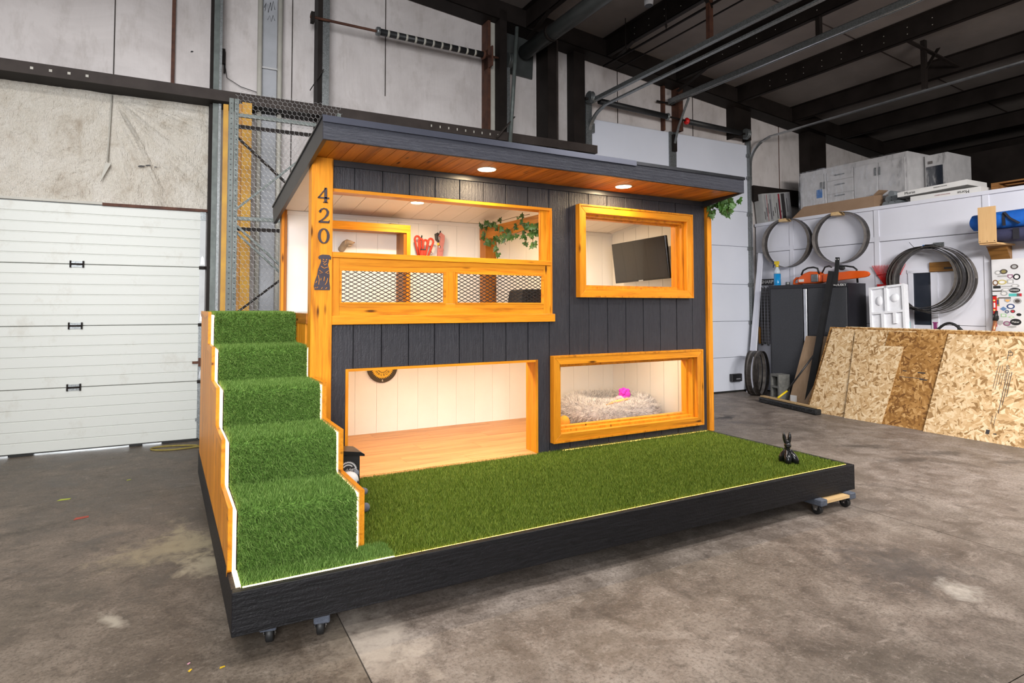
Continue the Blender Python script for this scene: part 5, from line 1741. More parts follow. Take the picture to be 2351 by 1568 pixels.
# ---- partition: sign, chains, white plank, blade loops, plaque
t = bt('sharp_sign', 'small black sign lettered SHARP on the partition', 'sign', (8.58, -.27, 1.85))
MB().box(8.572, 8.586, -.40, -.13, 1.85, 1.955).build('board', M_['print_black'], t)
MB().text('SHARP', Matrix.Translation((8.5705, -.262, 1.902)) @ RYX).build('lettering', M_['white_print'], t)
for k, yy in enumerate((-.15, -.21, -.275, -.335)):
    ttl = ['leftmost', 'second', 'third', 'rightmost'][k]
    t = bt('saw_chain', '%s of the four saw chains hanging below the black sign' % ttl, 'saw chain', (8.565, yy, .80), 'saw chains under the sign')
    MB().tube((8.587, yy, 1.80), (8.545, yy, 1.80), .006, 8).ball((8.543, yy, 1.80), .012, .012, .012, 8, 6).build('peg', M_['steel_bright'], t)
    ch = MB()
    zz0 = .82 + .03 * (k % 2)
    for sg in (-1, 1):
        z = 1.80
        q = 0
        while z > zz0:
            w_ = .006 if q % 2 else .004
            yo = yy + sg * (.014 + .006 * math.sin((1.8 - z) * 3))
            ch.box(8.555, 8.563, yo - w_, yo + w_, z - .030, z - .003)
            z -= .027
            q += 1
    ch.path([(8.56, yy - .012, zz0), (8.56, yy, zz0 - .02), (8.56, yy + .012, zz0)], .006, 6)
    ch.path([(8.56, yy - .014, 1.80), (8.55, yy, 1.82), (8.56, yy + .014, 1.80)], .007, 6)
    ch.build('links', M_['blade_dark'], t)
t = bt('file_handle_tool', 'wooden handled tool hanging at the left of the saw chains', 'tool', (8.54, -.12, .80))
MB().lathe([(.012, 0), (.02, .02), (.018, .14), (.022, .26), (.012, .30)], (8.54, -.115, .82), 12).build('handle', M_['ochre_wood'], t)
MB().tube((8.54, -.115, 1.12), (8.55, -.115, 1.5), .006, 6).build('shaft', M_['blade_dark'], t)
t = bt('white_plank', 'long white plank leaning in the corner beside the door track', 'plank', (8.2, -.2, 0))
MB().add([(8.17, -.125, 0), (8.14, -.275, 0), (8.17, -.285, 0), (8.20, -.13, 0), (8.49, -.155, 2.42), (8.485, -.25, 2.40), (8.51, -.25, 2.40), (8.52, -.155, 2.42)],
         [(0, 3, 2, 1), (4, 5, 6, 7), (0, 1, 5, 4), (1, 2, 6, 5), (2, 3, 7, 6), (3, 0, 4, 7)]).build('board', M_['wall_white'], t)
MB().box(8.482, 8.488, -.21, -.2, 2.34, 2.35).build('nail', M_['steel_bright'], t)


def blade_loop(parent, x, yc, zc, ry, rz, w, mat, tilt=0.0, ph=0.0):
    pts = []
    for k in range(44):
        a = 2 * PI * k / 44
        pts.append((x + tilt * math.cos(a + ph), yc + ry * math.cos(a), zc + rz * math.sin(a)))
    return MB().path(pts, 0, closed=True, flat=(w, .0022), up_=(1, 0, 0)).build('blade', M_[mat], parent)


for lab, yc, zc, r, nb, py_ in (('left of the two large bandsaw blade coils hung from wooden pegs', -.71, 2.545, .44, 2, -.70), ('right of the two large bandsaw blade coils hung from wooden pegs', -1.645, 2.54, .425, 2, -1.63)):
    t = bt('saw_blade_coil', lab, 'saw blades', (8.5, yc, zc - r), 'bandsaw blade coils on pegs')
    for k in range(nb):
        blade_loop(t, 8.545 - k * .075, yc, zc - .004 * k, r - .004 * k, r * .935 - .004 * k, .072, 'blade_steel' if k else 'blade_dark', .004, k)
    MB().box(8.43, 8.587, py_ - .055, py_ + .075, zc + r * .935 - .055, zc + r * .935 - .006).build('peg', M_['pine_x'], t)
t = bt('tangled_blade_coil', 'large tangled coil of toothed saw blades on the partition above the wood sheets', 'saw blades', (8.48, -2.92, 1.40))
for k, (yc, zc, ry, rz, tl, mt) in enumerate(((-2.80, 1.86, .47, .42, .05, 'blade_dark'), (-2.83, 1.865, .47, .43, .04, 'blade_steel'), (-2.86, 1.85, .46, .43, .03, 'blade_dark'), (-2.88, 1.845, .50, .44, .05, 'blade_steel'), (-2.90, 1.85, .47, .45, .02, 'blade_dark'), (-2.93, 1.845, .48, .43, .04, 'blade_steel'), (-2.96, 1.84, .48, .44, .02, 'blade_steel'), (-2.99, 1.835, .49, .45, .03, 'blade_steel'), (-3.01, 1.83, .47, .45, .03, 'blade_dark'), (-2.85, 1.855, .42, .40, .06, 'blade_steel'))):
    blade_loop(t, 8.50 - k * .010, yc, zc, ry, rz, .068, mt, tl * .5, k * 1.3)
te = MB()
for k in range(0, 72):
    a = -2.9 + 2.7 * k / 72
    y_, z_ = -2.86 + .455 * math.cos(a), 1.85 + .425 * math.sin(a)
    te.prism([(y_ - .006, z_), (y_ + .006, z_), (y_ + .004, z_ + .012)], 'x', 8.395, 8.415)
te.build('teeth', M_['blade_dark'], t)
MB().tube((8.5, -2.86, 2.29), (8.5, -2.98, 2.285), .03, 8).build('binding', M_['rubber_black'], t)
MB().box(8.49, 8.51, -2.86, -2.83, 2.27, 2.315).build('tape_band', M_['tape_blue'], t)
MB().box(8.575, 8.587, -3.05, -2.92, 2.28, 2.34).box(8.45, 8.575, -2.99, -2.96, 2.26, 2.28).build('wall_hook', M_['galvanized'], t)
MB().path([(8.5, -2.72, 2.29), (8.49, -2.69, 2.33), (8.49, -2.66, 2.37)], .003, 5).build('wire_end', M_['rubber_black'], t)
t = bt('wood_plaque', 'small brown wooden plaque inside the tangled blade coil', 'plaque', (8.58, -3.02, 1.935))
MB().box(8.565, 8.587, -3.185, -2.865, 1.945, 2.075).build('plaque_board', M_['plaque_wood'], t, bevel=.006)
MB().box(8.563, 8.566, -3.15, -3.05, 1.975, 2.0).build('burned_lettering', M_['print_black'], t)

# ---- bits that stand on the bench behind the wood sheets
t = bt('workbench', 'narrow workbench mostly hidden behind the wood sheets', 'bench', (8.33, -3.2, 0))
MB().box(8.10, 8.575, -4.7, -2.45, 1.05, 1.09).build('bench_top', M_['pine_y'], t)
for yy in (-4.6, -3.5, -2.55):
    for xx in (8.14, 8.5):
        MB().box(xx, xx + .06, yy, yy + .06, 0, 1.05).build('leg', M_['pine_z'], t)
t = bt('foam_packaging', 'white moulded foam packing slab leaning beside the black cabinet', 'foam', (8.2, -2.5, 1.09))
MF = Matrix.Translation((8.16, -2.29, 1.092)) @ Matrix.Rotation(-.10, 4, 'X') @ Matrix.Rotation(.14, 4, 'Y')
fo = MB().box(.03, .10, -.48, 0, 0, .66)
fo.xf(MF).build('slab', M_['foam_white'], t)
for a in ((-.48, -.45, 0, .66), (-.03, 0, 0, .66), (-.25, -.215, .30, .66), (-.45, -.03, .63, .66), (-.45, -.03, .27, .30), (-.45, -.03, .0, .05), (-.20, -.16, .05, .27), (-.36, -.32, .12, .27)):
    MB().box(0, .031, a[0], a[1], a[2], a[3]).xf(MF).build('rib', M_['foam_white'], t)
MB().ball((.03, -.13, .46), .03, .05, .07, 10, 8).xf(MF).build('moulded_boss', M_['foam_white'], t)
MB().ball((.03, -.34, .48), .03, .06, .06, 10, 8).xf(MF).build('moulded_boss', M_['foam_white'], t)
t = bt('teal_squeeze_bottle', 'teal bottle with a white cap behind the wood sheets', 'bottle', (8.3, -2.72, 1.09))
MB().lathe([(.042, 0), (.045, .01), (.045, .17), (.035, .20)], (8.3, -2.70, 1.09), 16).build('bottle_body', M_['teal'], t)
MB().lathe([(.034, .20), (.02, .235), (.008, .25)], (8.3, -2.70, 1.09), 14).build('cap', M_['white_print'], t)
MB().box(8.253, 8.262, -2.74, -2.69, 1.10, 1.22).build('label_patch', M_['s_dark'], t)
t = bt('orange_can', 'thin orange can half hidden by the teal bottle', 'can', (8.33, -2.62, 1.09))
MB().lathe([(.03, 0), (.03, .12), (.025, .13)], (8.33, -2.625, 1.09), 14).build('can_body', M_['plush_orange'], t)
MB().lathe([(.015, .13), (.015, .15)], (8.33, -2.625, 1.09), 10).build('can_cap', M_['white_print'], t)
t = bt('grey_tray', 'flat pale tray on the bench beside the teal bottle', 'tray', (8.3, -2.86, 1.09))
MB().box(8.2, 8.4, -2.93, -2.76, 1.09, 1.15).build('tray_body', M_['rubber_black'], t)
MB().box(8.19, 8.41, -2.94, -2.755, 1.15, 1.17).build('tray_rim', M_['white_board'], t)
t = bt('purple_stick', 'short purple stick standing behind the wood sheets', 'stick', (8.3, -3.06, 1.09))
MB().box(8.28, 8.30, -3.085, -3.045, 1.09, 1.262).build('shaft', M_['purple'], t, bevel=.004)
MB().box(8.275, 8.305, -3.09, -3.04, 1.255, 1.27).build('tip', M_['purple'], t)
t = bt('black_steering_hoop', 'black curved hoop handle lying behind the wood sheets', 'hoop', (8.25, -3.27, 1.09))
MB().path([(8.25, -3.10 - .36 * k / 14, 1.125 + .135 * math.sin(PI * min(1, .08 + k / 14))) for k in range(15)], .017, 10).build('hoop', M_['rubber_black'], t)
MB().tube((8.25, -3.36, 1.12), (8.25, -3.35, 1.24), .016, 8).build('spoke', M_['rubber_black'], t)
MB().path([(8.25, -3.08, 1.13), (8.25, -3.14, 1.14), (8.25, -3.2, 1.135)], [.02, .028, .02], 10).build('hub', M_['rubber_black'], t)

# ---- sticker covered board on the right
t = bt('sticker_board', 'white board covered in small stickers at the right edge', 'board', (8.53, -4.3, 1.09))
MB().box(8.52, 8.545, -5.0, -3.61, 1.09, 2.06).build('panel', M_['white_board'], t)


def sticker(y, z, w, h, mat, shape='o', inner=None):
    M4 = Matrix.Translation((8.519, y, z)) @ RYX
    if shape == 'o':
        out = [(w / 2 * math.cos(2 * PI * k / 18), h / 2 * math.sin(2 * PI * k / 18)) for k in range(18)]
    elif shape == 'd':
        out = [(w / 2, 0), (0, h / 2), (-w / 2, 0), (0, -h / 2)]
    elif shape == 's':
        out = [(w / 2, h / 2), (-w / 2, h / 2), (-w / 2, -h * .1), (0, -h / 2), (w / 2, -h * .1)]
    else:
        out = [(w / 2, h / 2), (-w / 2, h / 2), (-w / 2, -h / 2), (w / 2, -h / 2)]
    o = MB().poly(out, M4, .0012).build('sticker', M_[mat], t)
    if inner:
        MB().poly([(a * .6, b * .6) for a, b in out], M4 @ Matrix.Translation((0, 0, .0012)), .0006).build('sticker_mark', M_[inner], o)
    return o


rs_ = random.Random(3)
KEYS = [(-3.675, 1.895, .072, .055, 's_grey', 'o', 'white_print'), (-3.735, 1.905, .082, .062, 's_dark', 'o', 's_olive'), (-3.845, 1.96, .08, .062, 's_dark', 'o', 's_grey'), (-3.72, 1.85, .10, .018, 's_grey', 'r', None), (-3.80, 1.84, .055, .055, 's_mauve', 's', 'white_print'),
        (-3.865, 1.835, .075, .075, 's_black', 'o', 'white_print'), (-3.645, 1.77, .062, .075, 's_brown', 'o', 'white_print'), (-3.715, 1.775, .10, .06, 's_gold', 'o', 'white_print'), (-3.80, 1.78, .07, .05, 's_grey', 'r', 'white_print'), (-3.66, 1.715, .078, .032, 's_black', 'r', None),
        (-3.755, 1.72, .10, .014, 's_grey', 'r', None), (-3.845, 1.725, .09, .045, 's_grey', 'o', 'white_print'), (-3.66, 1.665, .10, .014, 's_dark', 'r', None), (-3.75, 1.68, .10, .035, 's_grey', 'o', 'white_print'), (-3.84, 1.672, .115, .058, 's_black', 'o', None), (-3.73, 1.635, .078, .06, 's_grey', 'o', 'paper_white'),
        (-3.835, 1.615, .11, .036, 's_teal', 'r', None), (-3.885, 1.615, .05, .036, 's_red', 'r', None), (-3.735, 1.58, .13, .014, 's_dark', 'r', None), (-3.66, 1.53, .04, .10, 's_olive', 'r', 's_navy'), (-3.765, 1.545, .07, .05, 's_grey', 's', 'plush_peach'), (-3.865, 1.54, .085, .07, 's_grey', 'o', 's_dark'),
        (-3.72, 1.445, .075, .055, 's_blue', 'd', None), (-3.795, 1.475, .085, .065, 's_navy', 'o', 'white_print'), (-3.755, 1.41, .045, .04, 's_navy', 'o', 's_grey'), (-3.815, 1.415, .05, .042, 's_dark', 'o', 's_red'), (-3.72, 1.365, .06, .04, 's_green', 'r', 'white_print'), (-3.80, 1.345, .07, .035, 's_green', 'd', 'paper_white'), (-3.875, 1.375, .05, .035, 's_black', 'o', None),
        (-3.68, 1.27, .065, .06, 's_grey', 's', None), (-3.75, 1.265, .078, .06, 's_mauve', 'o', 's_grey'), (-3.84, 1.285, .115, .08, 's_black', 'o', None), (-3.80, 1.225, .09, .03, 's_grey', 's', None), (-3.635, 1.275, .03, .10, 's_red', 'r', 'white_print')]
for k in KEYS:
    sticker(*k)
MB().text('Maker', Matrix.Translation((8.5170, -3.84, 1.285)) @ RYX).build('sticker_word', M_['white_print'], t)
MB().text('WEBER', Matrix.Translation((8.5170, -3.84, 1.672)) @ RYX).build('sticker_word', M_['white_print'], t)
t = bt('spirit_level', 'short red spirit level hanging at the edge of the sticker board', 'level', (8.50, -3.63, 1.37))
MB().box(8.495, 8.518, -3.655, -3.622, 1.375, 1.605).build('level_body', M_['level_red'], t)
for z in (1.43, 1.55):
    MB().lathe([(.011, 0), (.011, .004)], (8.491, -3.638, z), 12, 'x').build('vial', M_['vial_yellow'], t)
MB().box(8.493, 8.496, -3.648, -3.630, 1.46, 1.52).build('decal', M_['white_print'], t)
MB().box(8.492, 8.52, -3.658, -3.619, 1.365, 1.378).box(8.492, 8.52, -3.658, -3.619, 1.602, 1.614).build('end_cap', M_['rubber_black'], t)
t = bt('copper_torch', 'copper tube with a black grip leaning at the sticker board', 'torch', (8.40, -3.66, 1.09))
MB().tube((8.40, -3.645, 1.09), (8.44, -3.665, 1.30), .020, 12).build('copper_tube', M_['copper'], t)
MB().tube((8.44, -3.665, 1.30), (8.46, -3.675, 1.42), .029, 12, .014).build('grip', M_['rubber_black'], t)
MB().box(8.43, 8.45, -3.70, -3.68, 1.31, 1.36).build('trigger', M_['rubber_black'], t)
t = bt('black_clamp_tool', 'black clamp tool lying in front of the stickers', 'clamp', (8.42, -3.74, 1.09))
MB().box(8.38, 8.46, -3.83, -3.66, 1.09, 1.125).build('jaw', M_['rubber_black'], t, bevel=.008)
MB().path([(8.42, -3.67, 1.125), (8.42, -3.70, 1.15), (8.42, -3.77, 1.155), (8.42, -3.80, 1.125)], .008, 6).build('lever', M_['rubber_black'], t)
t = bt('yellow_tool_case', 'yellow tool case at the right edge on the bench', 'case', (8.40, -3.95, 1.09))
MB().prism([(-3.85, 1.09), (-4.10, 1.09), (-4.10, 1.165), (-3.86, 1.155)], 'x', 8.33, 8.46).build('case_body', M_['box_yellow'], t)
MB().box(8.326, 8.33, -3.99, -3.89, 1.135, 1.142).box(8.326, 8.33, -3.99, -3.89, 1.112, 1.119).build('vent_slots', M_['print_black'], t)

# ---- chipboard wall bracket with bags
t = bt('chipboard_bracket', 'pale chipboard wall bracket holding the blue bag', 'bracket', (8.38, -3.72, 2.05))
MB().box(8.13, 8.15, -3.835, -3.655, 2.245, 2.68).build('front_board', M_['chipboard'], t)
MB().box(8.15, 8.587, -3.835, -3.655, 2.225, 2.245).build('shelf_board', M_['chipboard'], t)
MB().prism([(8.587, 2.05), (8.587, 2.225), (8.42, 2.225), (8.45, 2.20), (8.555, 2.05)], 'y', -3.80, -3.60).build('corbel', M_['plaque_wood'], t)
for yy in (-3.82, -3.745, -3.67):
    MB().lathe([(.005, 0), (.005, .002)], (8.128, yy, 2.262), 8, 'x').build('screw', M_['print_black'], t)
t = bt('blue_camp_bag', 'long bright blue bag lying on the chipboard bracket', 'bag', (8.32, -4.0, 2.41))
MB().path([(8.32, -3.50, 2.515), (8.32, -3.53, 2.515), (8.32, -3.8, 2.52), (8.32, -4.5, 2.53), (8.32, -4.9, 2.53)], [.055, .098, .105, .11, .08], 14).build('bag_body', M_['bag_blue'], t)
MB().path([(8.215, -3.885, 2.44), (8.205, -3.885, 2.53), (8.22, -3.885, 2.60)], 0, flat=(.030, .006), up_=(0, 1, 0)).path([(8.21, -3.89, 2.60), (8.195, -3.95, 2.52), (8.20, -4.04, 2.45)], 0, flat=(.03, .006), up_=(1, 0, 1)).build('strap', M_['strap_black'], t)
t = bt('navy_chair_bag', 'dark navy folded chair bag under the blue bag', 'bag', (8.32, -4.0, 2.245))
MB().path([(8.34, -3.68, 2.33), (8.33, -3.80, 2.335), (8.33, -4.05, 2.335), (8.33, -4.6, 2.335)], [.06, .085, .088, .075], 12).build('bag_body', M_['bag_navy'], t)
MB().path([(8.235, -3.99, 2.27), (8.235, -3.99, 2.40)], 0, flat=(.06, .01), up_=(0, 1, 0)).build('strap', M_['strap_black'], t)

# ---- leaning wood sheets
def sheet(label, y0, y1, xb, xt, zt_, mat, cut=None, th=.014):
    t_ = bt('wood_sheet', label, 'wood sheet', ((xb + xt) / 2, (y0 + y1) / 2, 0), 'strand board sheets leaning at the partition')
    poly = cut or [(y0, 0), (y1, 0), (y1, 1), (y0, 1)]
    hyp = math.hypot(xt - xb, zt_)
    nx_, nz_ = zt_ / hyp * th, -(xt - xb) / hyp * th
    v = [(xb + (xt - xb) * s, y, zt_ * s) for y, s in poly] + [(xb + (xt - xb) * s + nx_, y, max(0, zt_ * s + nz_ + .003)) for y, s in poly]
    n_ = len(poly)
    MB().add(v, [tuple(range(n_)), tuple(range(n_, 2 * n_))[::-1]] + [(i, n_ + i, n_ + (i + 1) % n_, (i + 1) % n_) for i in range(n_)]).build('sheet', M_[mat], t_)
    return t_, (lambda y, s, off=.0008: Vector((xb + (xt - xb) * s - off * zt_ / hyp, y, zt_ * s + off * (xt - xb) / hyp)))


sheet('rearmost strand board sheet whose layered edge shows along the top', -5.6, -2.00, 7.47, 8.06, 1.185, 'osb_light', th=.05)
sheet('brown strand board sheet whose edge shows behind the push broom', -4.4, -1.80, 7.43, 8.00, 1.175, 'osb_brown')
sheet('leftmost pale strand board sheet next to the broom', -3.0, -1.86, 7.37, 7.965, 1.155, 'osb_light', th=.012)
t4, f4 = sheet('brown strand board sheet between the two pale ones', -3.62, -2.67, 7.352, 7.945, 1.14, 'osb_brown', th=.010)
t3, f3 = sheet('pale strand board offcut with a slanted right edge at the bottom', -2.95, -2.25, 7.33, 7.93, 1.13, 'osb_light', cut=[(-2.905, 0), (-2.42, 0), (-2.22, 1.0), (-2.62, 1.0), (-2.60, .84), (-2.915, .845)], th=.010)
t5, f5 = sheet('large pale strand board sheet with printed lettering at the right', -4.42, -3.40, 7.31, 7.92, 1.135, 'osb_light', th=.012)
sheet('rightmost pale strand board sheet cut off by the picture edge', -5.6, -4.425, 7.31, 7.92, 1.135, 'osb_light', th=.012)


def sheet_print(parent, fn, items):
    e1 = (fn(0, 1) - fn(0, 0)).normalized()
    nrm_ = Vector((-e1.z, 0, e1.x))
    for kind, y, s, w, h in items:
        p = fn(y, s, .0012)
        ax = e1 if kind in ('barv', 'LPv', '109v') else Vector((0, -1, 0))
        ay = nrm_.cross(ax)
        M4 = Matrix(((ax.x, ay.x, nrm_.x, p.x), (ax.y, ay.y, nrm_.y, p.y), (ax.z, ay.z, nrm_.z, p.z), (0, 0, 0, 1)))
        if kind.startswith('bar'):
            MB().box(-w / 2, w / 2, -h / 2, h / 2, 0, .0006).xf(M4).build('printed_line', M_['print_black'] if h > .009 else M_['s_dark'], parent)
        else:
            MB().text(kind.rstrip('v'), M4).build('printed_mark', M_['print_black'], parent)


its = []
for k in range(5):
    its.append(('barv', -3.985 - k * .022, .62 - .03 * (k % 2), .34 - .05 * k, .004))
for k in range(3):
    its.append(('barv', -4.085 - k * .02, .46 + .04 * k, .50 - .1 * k, .006))
its += [('LPv', -4.075, .835, 0, 0), ('barv', -4.055, .80, .10, .006), ('109v', -4.08, .69, 0, 0), ('barv', -4.07, .21, .14, .004), ('barv', -4.04, .20, .10, .004), ('bar', -4.03, .09, .035, .05), ('bar', -4.10, .08, .03, .012)]
sheet_print(t5, f5, its)
sheet_print(t4, f4, [('m', -2.79 - .07, .545, 0, 0), ('bar', -3.0, .575, .05, .012), ('bar', -3.2, .57, .09, .016), ('bar', -3.1, .51, .28, .008), ('bar', -3.24, .50, .09, .014)])

# ---- things in front of the cabinet
t = bt('cinder_block', 'grey hollow concrete block standing on end before the cabinet', 'concrete block', (8.02, -.93, 0))
MC = Matrix.Translation((8.0, -.93, 0)) @ Matrix.Rotation(-.25, 4, 'Z')
for a in ((-.095, .095, -.02, .0, 0, .40),):
    pass
bl = MB().box(-.10, -.07, -.10, .10, 0, .40).box(.07, .10, -.10, .10, 0, .40).box(-.07, .07, -.10, .10, 0, .035).box(-.07, .07, -.10, .10, .365, .40).box(-.07, .07, -.10, .10, .185, .215)
bl.xf(MC @ Matrix.Rotation(PI / 2, 4, 'Z')).build('block_shell', M_['block_grey'], t)
MB().box(-.068, .068, .06, .09, .036, .364).xf(MC @ Matrix.Rotation(PI / 2, 4, 'Z') @ Matrix.Rotation(PI, 4, 'Z')).build('block_core', M_['crack_dark'], t)
t = bt('steel_blade_bundle', 'bundle of wide steel saw bands standing on the floor in the corner', 'saw blades', (8.05, -.48, 0))
for k in range(5):
    pts = []
    for q in range(36):
        a = 2 * PI * q / 36
        rr_ = .26 + .05 * (k % 3)
        pts.append((7.98 + .022 * k + rr_ * .93 * math.cos(a), -.40 - .034 * k + rr_ * .36 * math.cos(a), .372 + .365 * math.sin(a)))
    MB().path(pts, 0, closed=True, flat=(.05, .0025), up_=(-.36 + .1 * math.sin(k * 2), .93, .06 * math.cos(k * 3))).build('steel_band', M_['blade_steel'] if k % 2 else M_['blade_dark'], t)
t = bt('fibreboard_sheet', 'brown fibreboard panel leaning on the cabinet behind the broom', 'panel', (7.95, -1.42, 0))
MB().add([(7.88, -1.17, 0), (7.80, -1.72, 0), (7.815, -1.722, 0), (7.895, -1.172, 0), (8.10, -1.33, 1.02), (8.06, -1.78, 1.03), (8.075, -1.78, 1.03), (8.115, -1.33, 1.02)],
         [(0, 3, 2, 1), (4, 5, 6, 7), (0, 1, 5, 4), (1, 2, 6, 5), (2, 3, 7, 6), (3, 0, 4, 7)]).build('panel_face', M_['mdf'], t)
MB().box(7.835, 7.865, -1.325, -1.235, .02, .115).xf(Matrix.Translation((.0, 0, 0))).build('paper_tag', M_['paper_white'], t)
t = bt('black_steel_post', 'tall black perforated steel post leaning on the cabinet', 'steel post', (7.98, -1.6, 0))
pA, pB = Vector((7.86, -1.50, .0)), Vector((8.06, -1.80, 2.0))
dz_ = (pB - pA)
MB().path([pA, pB], 0, flat=(.09, .006), up_=(.25, -1, 0)).build('web', M_['black_powder'], t)
for sg in (-1, 1):
    o_ = Vector((.02, -.043 * sg, 0))
    MB().path([pA + o_, pB + o_ + (Vector((.015, -.03, .20)) if sg > 0 else Vector((0, 0, 0)))], 0, flat=(.045, .006), up_=(1, .25, 0)).build('flange', M_['black_powder'], t)
MB().path([pB + Vector((0, -.055, -.2)), pB + Vector((.02, -.085, .20))], 0, flat=(.06, .005), up_=(.25, -1, 0)).build('end_tab', M_['black_powder'], t)
for yy in (-.105, -.065):
    MB().lathe([(.008, 0), (.008, .002)], (8.07, -1.80 + yy + .004, 2.17), 8, 'x').build('bolt_hole', M_['paper_white'], t)
t = bt('push_broom', 'wide black push broom lying before the fibreboard panel', 'broom', (7.44, -1.58, 0))
bA, bB = Vector((7.50, -1.0, .075)), Vector((7.22, -2.15, .075))
MB().path([bA, bB], 0, flat=(.018, .075), up_=(0, 0, 1)).xf(Matrix.Translation((0, 0, .018))).build('broom_block', M_['copper' if False else 'pine_x'], t)
br = MB().path([bA + Vector((-.02, 0, -.035)), bB + Vector((-.02, 0, -.035))], 0, flat=(.075, .10), up_=(0, 0, 1))
br.build('bristle_body', M_['rubber_black'], t, bevel=.012)
n_ = 6000
u = RNG.uniform(0, 1, n_)
A_, B_ = np.array(bA), np.array(bB)
Pb = A_ + (B_ - A_) * u[:, None] + np.stack([RNG.uniform(-.07, .03, n_), RNG.uniform(-.01, .01, n_), RNG.uniform(-.05, .0, n_)], 1)
Nb = np.tile([-.55, -.1, -.8], (n_, 1))
Pb[:, 2] = np.maximum(Pb[:, 2], .035)
blades('bristles', Pb, Nb / np.linalg.norm(Nb[0]), .028, .004, .5, 'rubber_black', t)
MB().tube((7.43, -1.33, .11), (7.60, -1.365, .21), .015, 10).build('ferrule', M_['trigger_yellow'], t)
MB().tube((7.59, -1.362, .20), (8.0, -1.62, .86), .013, 10).build('handle', M_['black_powder'], t)

# ---- on the storage deck
t = bt('wrapped_cabinet', 'long white cabinet wrapped in clear film on the storage deck', 'cabinet', (9.3, -1.5, 2.94))
MB().box(9.02, 9.62, -2.385, -.615, 2.94, 3.78).build('carcass', M_['plastic_wrap_white'], t)
for ya, yb, za, zb in ((-.65, -1.05, 3.12, 3.70), (-1.06, -1.10, 3.12, 3.70), (-1.115, -1.56, 3.55, 3.70), (-1.115, -1.56, 3.33, 3.54), (-1.115, -1.56, 3.12, 3.32), (-1.575, -1.95, 3.12, 3.70), (-1.96, -2.35, 3.12, 3.70)):
    MB().box(9.005, 9.02, yb, ya, za, zb).build('door_front', M_['plastic_wrap_white'], t, bevel=.003)
for yy, z in ((-1.02, 3.5), (-1.075, 3.5), (-1.92, 3.56), (-1.985, 3.56)):
    MB().box(8.985, 9.005, yy - .008, yy + .008, z - .06, z + .06).build('pull_handle', M_['galvanized'], t)
for z in (3.63, 3.47, 3.29):
    MB().box(8.985, 9.005, -1.42, -1.26, z - .008, z + .008).build('pull_handle', M_['galvanized'], t)
MB().box(9.0, 9.02, -2.3, -.70, 2.95, 3.05).build('toe_kick', M_['galvanized'], t)
MB().box(8.998, 9.004, -.97 - .06, -.97 + .06 - .02, 3.30, 3.44).build('masking_tape', M_['tape_blue'], t)
MB().box(8.975, 8.978, -2.39, -.61, 2.95, 3.79).build('film_wrap', M_['clear_film'], t)
t = bt('small_wrapped_cabinet', 'smaller film-wrapped cabinet with a dark pane right of the long one', 'cabinet', (9.7, -2.6, 2.94))
MB().box(9.4, 10.05, -2.72, -2.42, 2.94, 3.735).build('carcass', M_['plastic_wrap_white'], t)
MB().box(9.385, 9.40, -2.66, -2.44, 3.2, 3.56).build('dark_pane', M_['glass_dark'], t)
MB().box(9.38, 9.386, -2.53, -2.47, 3.60, 3.64).build('tape_piece', M_['s_dark'], t)
MB().box(9.376, 9.379, -2.73, -2.41, 2.95, 3.74).build('film_wrap', M_['clear_film'], t)
t = bt('printed_foam_pack', 'tilted white insulation pack with dark print in the deck corner', 'package', (8.9, -.25, 2.95))
MP = Matrix.Translation((9.02, -.18, 2.90)) @ Matrix.Rotation(-.13, 4, 'Y') @ Matrix.Rotation(.0, 4, 'Z')
MB().box(-.44, .30, -.02, .15, 0.09, .62).xf(Matrix.Translation((.05, 0, 0))).xf(MP).build('pack', M_['s_grey'], t)
for a, b, mt in ((-.34, -.315, 'print_grey'), (-.22, -.16, 'print_grey'), (-.10, -.05, 's_grey'), (.02, .06, 'print_red'), (.10, .19, 'print_black'), (.21, .34, 'print_grey'), (-.285, -.275, 'print_red')):
    MB().box(a, b, -.0225, -.0205, .13, .60).xf(MP).build('print_band', M_[mt], t)
for k in range(12):
    a = -.37 + .055 * k
    MB().box(a, a + .014, -.0235, -.0215, .16 + .05 * (k % 3), .30 + .07 * (k % 4)).xf(MP).build('print_text', M_['print_black'], t)
t = bt('long_cardboard_box', 'long brown cardboard box lying open on the edge of the deck', 'cardboard box', (8.82, -1.4, 2.95))
MB().prism([(8.72, 2.952), (8.95, 2.952), (8.93, 3.17), (8.70, 3.14)], 'y', -2.06, -.90).build('box_body', M_['cardboard'], t)
MB().add([(8.70, -.90, 3.14), (8.72, -.90, 2.952), (8.72, -.66, 2.955), (8.705, -.66, 2.96), (8.74, -.90, 3.14), (8.74, -.90, 2.96)], [(0, 1, 2, 3), (4, 3, 2, 5), (0, 3, 4), (1, 5, 2)]).build('left_flap', M_['cardboard'], t)
MB().add([(8.70, -2.06, 3.14), (8.93, -2.06, 3.17), (8.96, -2.13, 3.23), (8.71, -2.13, 3.215), (8.705, -2.05, 3.145), (8.93, -2.05, 3.175)], [(0, 1, 2, 3), (5, 4, 3, 2), (0, 3, 4), (1, 5, 2)]).build('right_flap', M_['cardboard'], t)
t = bt('grey_pipe_bundle', 'bundle of short grey pipes between cardboard box and white boxes', 'pipes', (8.95, -2.28, 2.94))
for k, (dy, dz) in enumerate(((0, .05), (-.09, .05), (-.18, .05), (-.045, .125), (-.135, .125), (-.09, .2))):
    MB().tube((8.80, -2.17 + dy, 2.945 + dz), (9.0, -2.17 + dy, 2.945 + dz), .045, 14).build('pipe', M_['grey_pipe'], t)
RYU = RYX @ Matrix.Rotation(PI, 4, 'Z')
